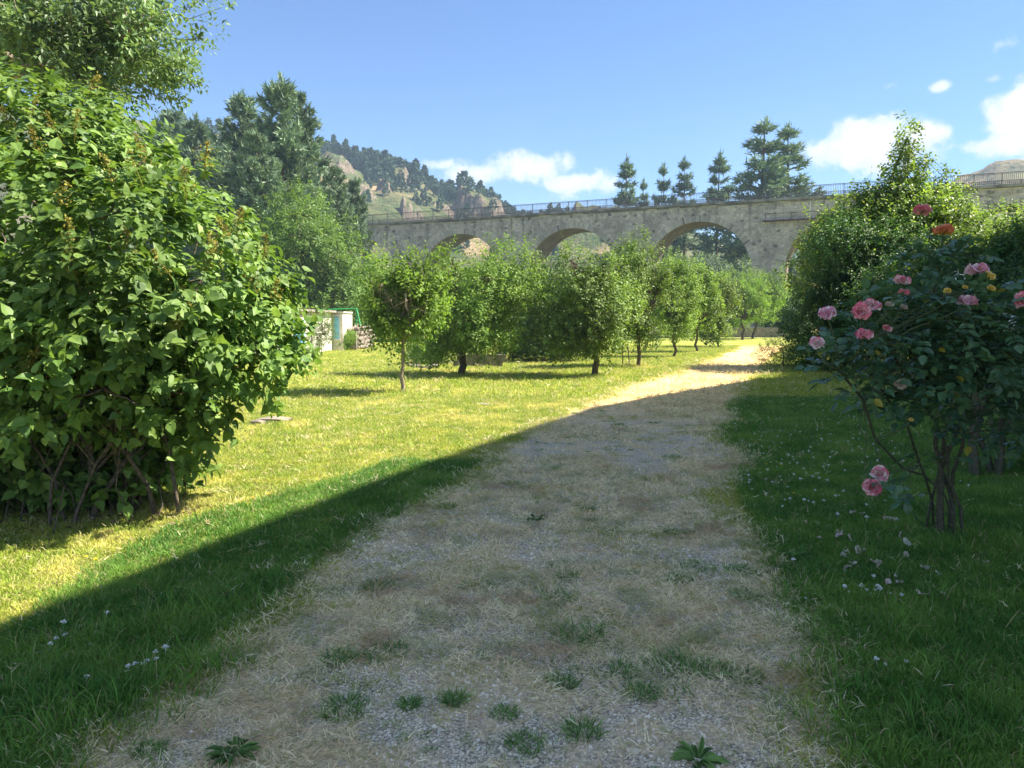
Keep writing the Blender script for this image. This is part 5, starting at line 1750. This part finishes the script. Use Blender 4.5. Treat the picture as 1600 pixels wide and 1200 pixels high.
def build_cover():
    g = np.random.default_rng(1234)
    green = source_collection('lawn_tuft', [tuft('lt', M['b_green'], g, 28, .075, .034, .85, .0042) for _ in range(8)])
    lush = source_collection('lush_tuft', [tuft('lu', M['b_lush'], g, 28, .07, .055, .65, .0045) for _ in range(8)])
    straw = source_collection('straw_tuft', [tuft('st', M['b_straw'], g, 20, .09, .045, 1.3, .0036, .72) for _ in range(8)])
    long_ = source_collection('long_tuft', [tuft('lg', M['b_lush'], g, 16, .06, .13, .6, .0042) for _ in range(5)])
    fargreen = source_collection('far_tuft', [tuft('fg', M['b_green'], g, 22, .22, .07, .7, .013) for _ in range(6)])
    seed = source_collection('seed_stem', [tuft('ss', M['b_pale'], g, 5, .10, .22, .25, .0035) for _ in range(4)])
    farseed = source_collection('far_seed_stem', [tuft('fs', M['b_pale'], g, 4, .3, .22, .25, .009) for _ in range(4)])

    def area(y0, y1, dens, margin=.9, kx=.74):
        n = int(dens * (kx * (y1 ** 2 - y0 ** 2) + 2 * margin * (y1 - y0)))
        y = np.sqrt(g.uniform(y0 ** 2, y1 ** 2, int(n * 1.02)))
        x = g.uniform(-1, 1, len(y)) * (kx * y + margin)
        return x, y
    fe = Fourier(91, 1.7); fe2 = Fourier(92, 6.0); fb = Fourier(93, 1.6); fb2 = Fourier(94, 4.5); fl_ = Fourier(95, 1.1)

    def path_s(x, y):
        P = np.stack([x, y, 0 * x], -1)
        l = np.interp(y, PA[:, 0], PA[:, 1]); r = np.interp(y, PA[:, 0], PA[:, 2])
        n = fe(P) * .12 + fe2(P) * .05
        return np.minimum(x - l + n, r - x + n)          # >0 inside

    def rots(n, tilt=.15):
        return np.stack([g.normal(size=n) * tilt, g.normal(size=n) * tilt, g.uniform(0, 6.28, n)], -1)

    def emit(name, x, y, s, coll, label, cat, tilt=.15):
        pts = np.stack([x, y, GZ(x, y)], -1)
        return scatter_object(name, pts, rots(len(x), tilt), s, coll, label, cat)

    # lawn near
    X = []; Yy = []; S = []
    for y0, y1, dens, sc in ((1.6, 5, 900, 1.0), (5, 9, 560, 1.15), (9, 16, 260, 1.5)):
        x, y = area(y0, y1, dens)
        ps = path_s(x, y)
        k = (ps < g.normal(size=len(x)) * .10)
        X.append(x[k]); Yy.append(y[k]); S.append(np.full(k.sum(), sc) * g.uniform(.7, 1.3, k.sum()))
    x = np.concatenate(X); y = np.concatenate(Yy); s = np.concatenate(S)
    r_ = np.interp(y, PA[:, 0], PA[:, 2]); l_ = np.interp(y, PA[:, 0], PA[:, 1])
    P = np.stack([x, y, 0 * x], -1)
    is_lush = (x > r_ - .05) & (fl_(P) * .25 + g.normal(size=len(x)) * .3 < .75)
    edge = (x < l_) & (x > l_ - 1.05 - .25 * fl_(P)) & (y < 8.5)
    is_lush |= edge & (g.uniform(size=len(x)) < .8)
    emit('lawn_grass', x[~is_lush], y[~is_lush], s[~is_lush], green, 'short yellow green lawn grass', 'grass')
    emit('lush_grass', x[is_lush], y[is_lush], s[is_lush] * .95, lush, 'deep green taller grass along both sides of the track', 'grass')
    # lawn far
    x, y = area(16, 48, 62, kx=.70)
    k = path_s(x, y) < g.normal(size=len(x)) * .15
    emit('far_lawn_grass', x[k], y[k], g.uniform(.6, 1.3, k.sum()), fargreen, 'sunlit lawn grass around the fruit trees', 'grass')
    # long uncut tufts
    xs = []; ys = []; ss = []
    for px, row, n, sp in [(60, 1130, 80, .25), (190, 1010, 60, .22), (270, 1060, 50, .15), (350, 940, 30, .12), (120, 1090, 50, .2), (1370, 985, 60, .2), (1480, 1100, 60, .3), (1400, 1180, 50, .2), (1270, 935, 20, .1), (1480, 860, 40, .2), (1560, 960, 50, .3), (930, 592, 14, .2), (1000, 578, 14, .2), (1280, 900, 14, .08), (420, 925, 20, .12), (30, 1010, 30, .25)]:
        c = ground(px, row)
        xs.append(c.x + g.normal(size=n) * sp); ys.append(c.y + g.normal(size=n) * sp); ss.append(g.uniform(.6, 1.25, n))
    emit('long_grass', np.concatenate(xs), np.concatenate(ys), np.concatenate(ss), long_, 'long uncut grass tufts at the track edges', 'grass', .2)
    # straw on the track and thinly in the lawn
    X = []; Yy = []; S = []
    for y0, y1, dens, sc in ((1.6, 5, 760, 1.0), (5, 9, 430, 1.2), (9, 16, 190, 1.6), (16, 30, 40, 2.6)):
        x, y = area(y0, y1, dens)
        ps = path_s(x, y)
        P = np.stack([x, y, 0 * x], -1)
        bare = fb(P) * .6 + fb2(P) * .45 + .35 * (1 - np.clip(ps / .6, 0, 1)) * -1
        inside = ps > -.12
        pr = np.where(inside, np.clip(.80 - .72 * np.clip((bare + .12) * 1.5, 0, 1), .06, 1), .06)
        k = g.uniform(size=len(x)) < pr
        X.append(x[k]); Yy.append(y[k]); S.append(np.full(k.sum(), sc) * g.uniform(.7, 1.35, k.sum()))
    emit('dry_grass', np.concatenate(X), np.concatenate(Yy), np.concatenate(S), straw, 'bleached dry grass matted over the gravel track', 'grass', .25)
    # pockets of green among the straw
    X = []; Yy = []; S = []
    fg = Fourier(96, 5.5)
    for y0, y1, dens, sc in ((1.6, 6, 420, .62), (6, 14, 160, .8)):
        x, y = area(y0, y1, dens)
        ps = path_s(x, y)
        P = np.stack([x, y, 0 * x], -1)
        k = (ps > 0) & (fg(P) + fb2(P) * .4 > .7) & (g.uniform(size=len(x)) < .6)
        X.append(x[k]); Yy.append(y[k]); S.append(np.full(k.sum(), sc) * g.uniform(.5, 1.2, k.sum()))
    emit('track_grass', np.concatenate(X), np.concatenate(Yy), np.concatenate(S), green, 'small green grass pockets growing in the gravel track', 'grass')
    X = []; Yy = []; S = []
    fw = Fourier(97, 8.5)
    for y0, y1, dens, sc in ((1.6, 6, 260, .5), (6, 12, 120, .75), (12, 20, 40, 1.1)):
        x, y = area(y0, y1, dens)
        ps = path_s(x, y)
        P = np.stack([x, y, 0 * x], -1)
        k = (ps > 0) & (fw(P) > .85) & (g.uniform(size=len(x)) < .9)
        X.append(x[k]); Yy.append(y[k]); S.append(np.full(k.sum(), sc) * g.uniform(.35, 1.1, k.sum()))
    weedc = source_collection('weed_tuft', [tuft('wt', M['b_weed'], g, 26, .06, .045, 1.1, .005) for _ in range(5)])
    emit('track_weed', np.concatenate(X), np.concatenate(Yy), np.concatenate(S), weedc, 'tiny flat green weeds scattered through the gravel track', 'weeds')
    # seed stems
    x, y = area(3, 16, 5); k = path_s(x, y) < -.1
    emit('seed_stem', x[k], y[k], g.uniform(.4, 1.0, k.sum()), seed, 'pale seed stems above the lawn', 'grass')
    x, y = area(14, 42, 2.2); k = path_s(x, y) < -.1
    emit('far_seed_stem', x[k], y[k], g.uniform(.5, 1.2, k.sum()), farseed, 'pale seed stems in the sunlit lawn', 'grass')
    # gravel
    peb = []
    gm, nt = new_mat('pebble')
    oi = nt.node('ShaderNodeObjectInfo').outputs['Random']
    c = nt.mix(nt.map(oi, 0, .8, smooth=False), rgb(.44, .36, .25), rgb(.86, .74, .55))
    c = nt.mix(nt.math('GREATER_THAN', oi, .9), c, rgb(.86, .78, .64))
    finish(nt, principled(nt, c, .85, .2))
    for k in range(6):
        me = bpy.data.meshes.new('pebble'); bm = bmesh.new()
        bmesh.ops.create_icosphere(bm, subdivisions=1, radius=.5)
        for v in bm.verts:
            v.co *= 1 + g.uniform(-.22, .22); v.co.z *= .6
        bm.to_mesh(me); bm.free(); me.materials.append(gm); peb.append(me)
    pc = source_collection('pebble', peb)
    X = []; Yy = []; S = []
    for y0, y1, dens, sc in ((1.6, 4.5, 5200, .009), (4.5, 8, 2200, .012)):
        x, y = area(y0, y1, dens)
        ps = path_s(x, y)
        P = np.stack([x, y, 0 * x], -1)
        bare = fb(P) * .6 + fb2(P) * .45
        k = (ps > .05) & (g.uniform(size=len(x)) < np.clip(.12 + (bare + .2) * .8, .05, .9))
        X.append(x[k]); Yy.append(y[k]); S.append(sc * np.exp(g.normal(size=k.sum()) * .42))
    emit('gravel', np.concatenate(X), np.concatenate(Yy), np.concatenate(S), pc, 'loose pale gravel showing through the dry grass', 'gravel', .6)
    # white clover in the shaded lawn on the right
    cl = []
    for k in range(3):
        a = Acc(); n = 16
        d = rand_dir(g, n); d[:, 2] = np.abs(d[:, 2])
        V, Fc = scatter(LEAF, LEAF_F, d * .002 + [0, 0, .036], d, rand_dir(g, n), .010, 1.6); a.add(V, Fc)
        a.tube([(0, 0, 0), (0, 0, .036)], [.001, .001], 3)
        cl.append(a.mesh('clover', M['white_flower'], smooth=False))
    cc = source_collection('clover', cl)
    xs = []; ys = []
    for px, row, n, sx, sy in [(1230, 700, 90, .55, 1.0), (1200, 745, 60, .3, .6), (1330, 715, 40, .5, .7), (1270, 660, 30, .5, .8), (1300, 790, 16, .3, .3), (1340, 910, 8, .15, .15), (130, 990, 7, .15, .12), (215, 1045, 8, .1, .1), (1350, 925, 6, .06, .06), (1390, 1045, 3, .06, .03), (1240, 945, 3, .05, .05)]:
        c = ground(px, row)
        xs.append(c.x + g.normal(size=n) * sx); ys.append(c.y + g.normal(size=n) * sy)
    x = np.concatenate(xs); y = np.concatenate(ys); k = path_s(x, y) < 0
    emit('white_clover', x[k], y[k], g.uniform(.8, 1.6, k.sum()), cc, 'white clover flowers scattered in the shaded grass', 'clover')


build_cover()


# ------------------------------------------------------------------ single weeds on the track
def build_weeds():
    g = np.random.default_rng(77)
    grassy = [(917, 797, .07, .06), (885, 903, .07, .05), (590, 918, .09, .06), (872, 940, .09, .07), (905, 1000, .13, .11), (530, 1032, .08, .09), (605, 1024, .11, .06), (745, 920, .10, .05), (1090, 885, .12, .06), (1060, 906, .08, .06), (1160, 892, .11, .08), (1165, 932, .09, .06), (700, 798, .08, .05),
              (975, 1056, .07, .07), (1005, 1090, .07, .08), (880, 1074, .06, .08), (710, 1100, .05, .09), (820, 1168, .07, .06), (910, 1150, .07, .08), (640, 1106, .04, .07), (235, 1170, .06, .05), (1045, 1046, .11, .10), (1105, 1052, .09, .09), (1048, 830, .07, .06), (1076, 830, .05, .04), (965, 662, .10, .06),
              (860, 735, .12, .05), (800, 760, .10, .05), (1050, 712, .12, .05), (790, 1120, .06, .05), (540, 1110, .10, .07), (1165, 1062, .08, .06)]
    broad = [(838, 814, .13), (365, 1183, .14), (1090, 1192, .17), (1243, 872, .16), (1385, 980, .10), (925, 816, .07)]
    for k, (px, row, rad, h) in enumerate(grassy):
        c = ground(px, row)
        me = tuft('grass_tuft', M['b_weed'], g, int(90 + rad * 1000), rad, h * .85, 1.0, .0045)
        o = bpy.data.objects.new('grass_tuft', me); COL.objects.link(o)
        o.location = (c.x, c.y, float(GZ(c.x, c.y)))
        f = (c.x - np.interp(c.y, PA[:, 0], PA[:, 1])) / (np.interp(c.y, PA[:, 0], PA[:, 2]) - np.interp(c.y, PA[:, 0], PA[:, 1]))
        q = ['far left', 'left', 'middle', 'right', 'far right'][min(4, max(0, int(f * 5)))]
        w = 'at its very bottom' if row > 1140 else 'low in the foreground' if row > 1040 else 'by the large central tuft' if row > 960 else 'beside the roses' if row > 860 else 'near the dandelions' if row > 770 else 'in the far shade'
        tag(o, '%s green grass tuft on the %s of the gravel track %s' % ('wide' if rad > .095 else 'medium' if rad > .065 else 'small', q, w), 'grass tuft', 'green tufts on the track')
    labs = ['leafy dandelion plant in the middle of the track', 'spiky green rosette at the bottom left of the track', 'bright green leaf rosette at the bottom edge right of the middle', 'grey green broad leaved plant where the track meets the right lawn', 'pale leaved plant with light undersides in the right lawn', 'flat dandelion rosette with yellow flowers upper middle of the track']
    for k, (px, row, rad) in enumerate(broad):
        c = ground(px, row)
        a = Acc(); n = 36
        th = g.uniform(0, 6.28, n)
        yd = np.stack([np.cos(th), np.sin(th), g.uniform(.05, .6, n)], -1)
        P = np.tile(np.array([c.x, c.y, .005]), (n, 1)) + yd * .01
        V, Fc = scatter(OVATE * [.30, 1, 2.2], HEART_F, P, yd, np.array([0, 0, 1.0]) + g.normal(size=(n, 3)) * .35, rad * g.uniform(.3, .72, n))
        a.add(V, Fc)
        o = a.build('weed', M['b_weed'], None, smooth=False, origin=(c.x, c.y, 0))
        tag(o, labs[k], 'weed')
    fl = [(930, 789, 'left of'), (917, 810, 'x'), (929, 812, 'x'), (968, 855, 'x'), (1197, 734, 'x'), (1240, 781, 'x'), (1220, 735, 'x'), (395, 788, 'x'), (420, 782, 'x'), (150, 888, 'x'), (135, 884, 'x'), (440, 1092, 'x')][:11]
    a = Acc(); n = 14
    th = np.linspace(0, 6.28, n, endpoint=False)
    yd = np.stack([np.cos(th), np.sin(th), 0 * th + .35], -1)
    V, Fc = scatter(LEAF, LEAF_F, np.tile([0, 0, .06], (n, 1)), yd, np.tile([0, 0, 1.0], (n, 1)), .016, 1.0); a.add(V, Fc)
    V, Fc = scatter(LEAF, LEAF_F, np.tile([0, 0, .062], (n, 1)), yd + [0, 0, .8], np.tile([0, 0, 1.0], (n, 1)), .010, 1.0); a.add(V, Fc)
    fm = a.mesh('flower_head', M['yellow_flower'], smooth=False)
    a = Acc(); a.tube([(0, 0, 0), (0, 0, .06)], [.0015, .0015], 4); stm = a.mesh('stem', M['b_weed'])
    for px, row, _ in fl:
        c = ground(px, row)
        t = empty('yellow_flower', (c.x, c.y, 0), 'tiny yellow dandelion-like flower open in the grass', 'flower', 'yellow flowers in the grass')
        for nm, me in (('flower_head', fm), ('stem', stm)):
            o = bpy.data.objects.new(nm, me); COL.objects.link(o); o.parent = t
    # a long dry straw on the gravel
    p0 = ground(1150, 1133); p1 = ground(1256, 1130)
    a = Acc(); a.tube([(p0.x, p0.y, .03), ((p0.x + p1.x) / 2, p0.y - .03, .035), (p1.x, p1.y, .04)], [.002, .002, .001], 4)
    o = a.build('dry_straw', M['b_pale'], None, origin=tuple(p0)); tag(o, 'single long dry straw lying on the gravel near the bottom right', 'straw')


build_weeds()


# ------------------------------------------------------------------ haze
HAZE = 0.0005
def build_haze():
    a = Acc()
    a.box((60, 480, 61.5), (2300, 1500, 127))
    m = bpy.data.materials.new('haze'); m.use_nodes = True; m.node_tree.nodes.clear()
    nt = NT(m.node_tree)
    v = nt.node('ShaderNodeVolumePrincipled')
    v.inputs['Color'].default_value = (.55, .75, 1, 1)
    v.inputs['Density'].default_value = HAZE
    v.inputs['Anisotropy'].default_value = 0.0
    o = nt.node('ShaderNodeOutputMaterial')
    nt.l.new(v.outputs[0], o.inputs['Volume'])
    ob = a.build('haze', m, None, smooth=False, origin=(60, 480, 61.5))
    tag(ob, kind='stuff')


build_haze()
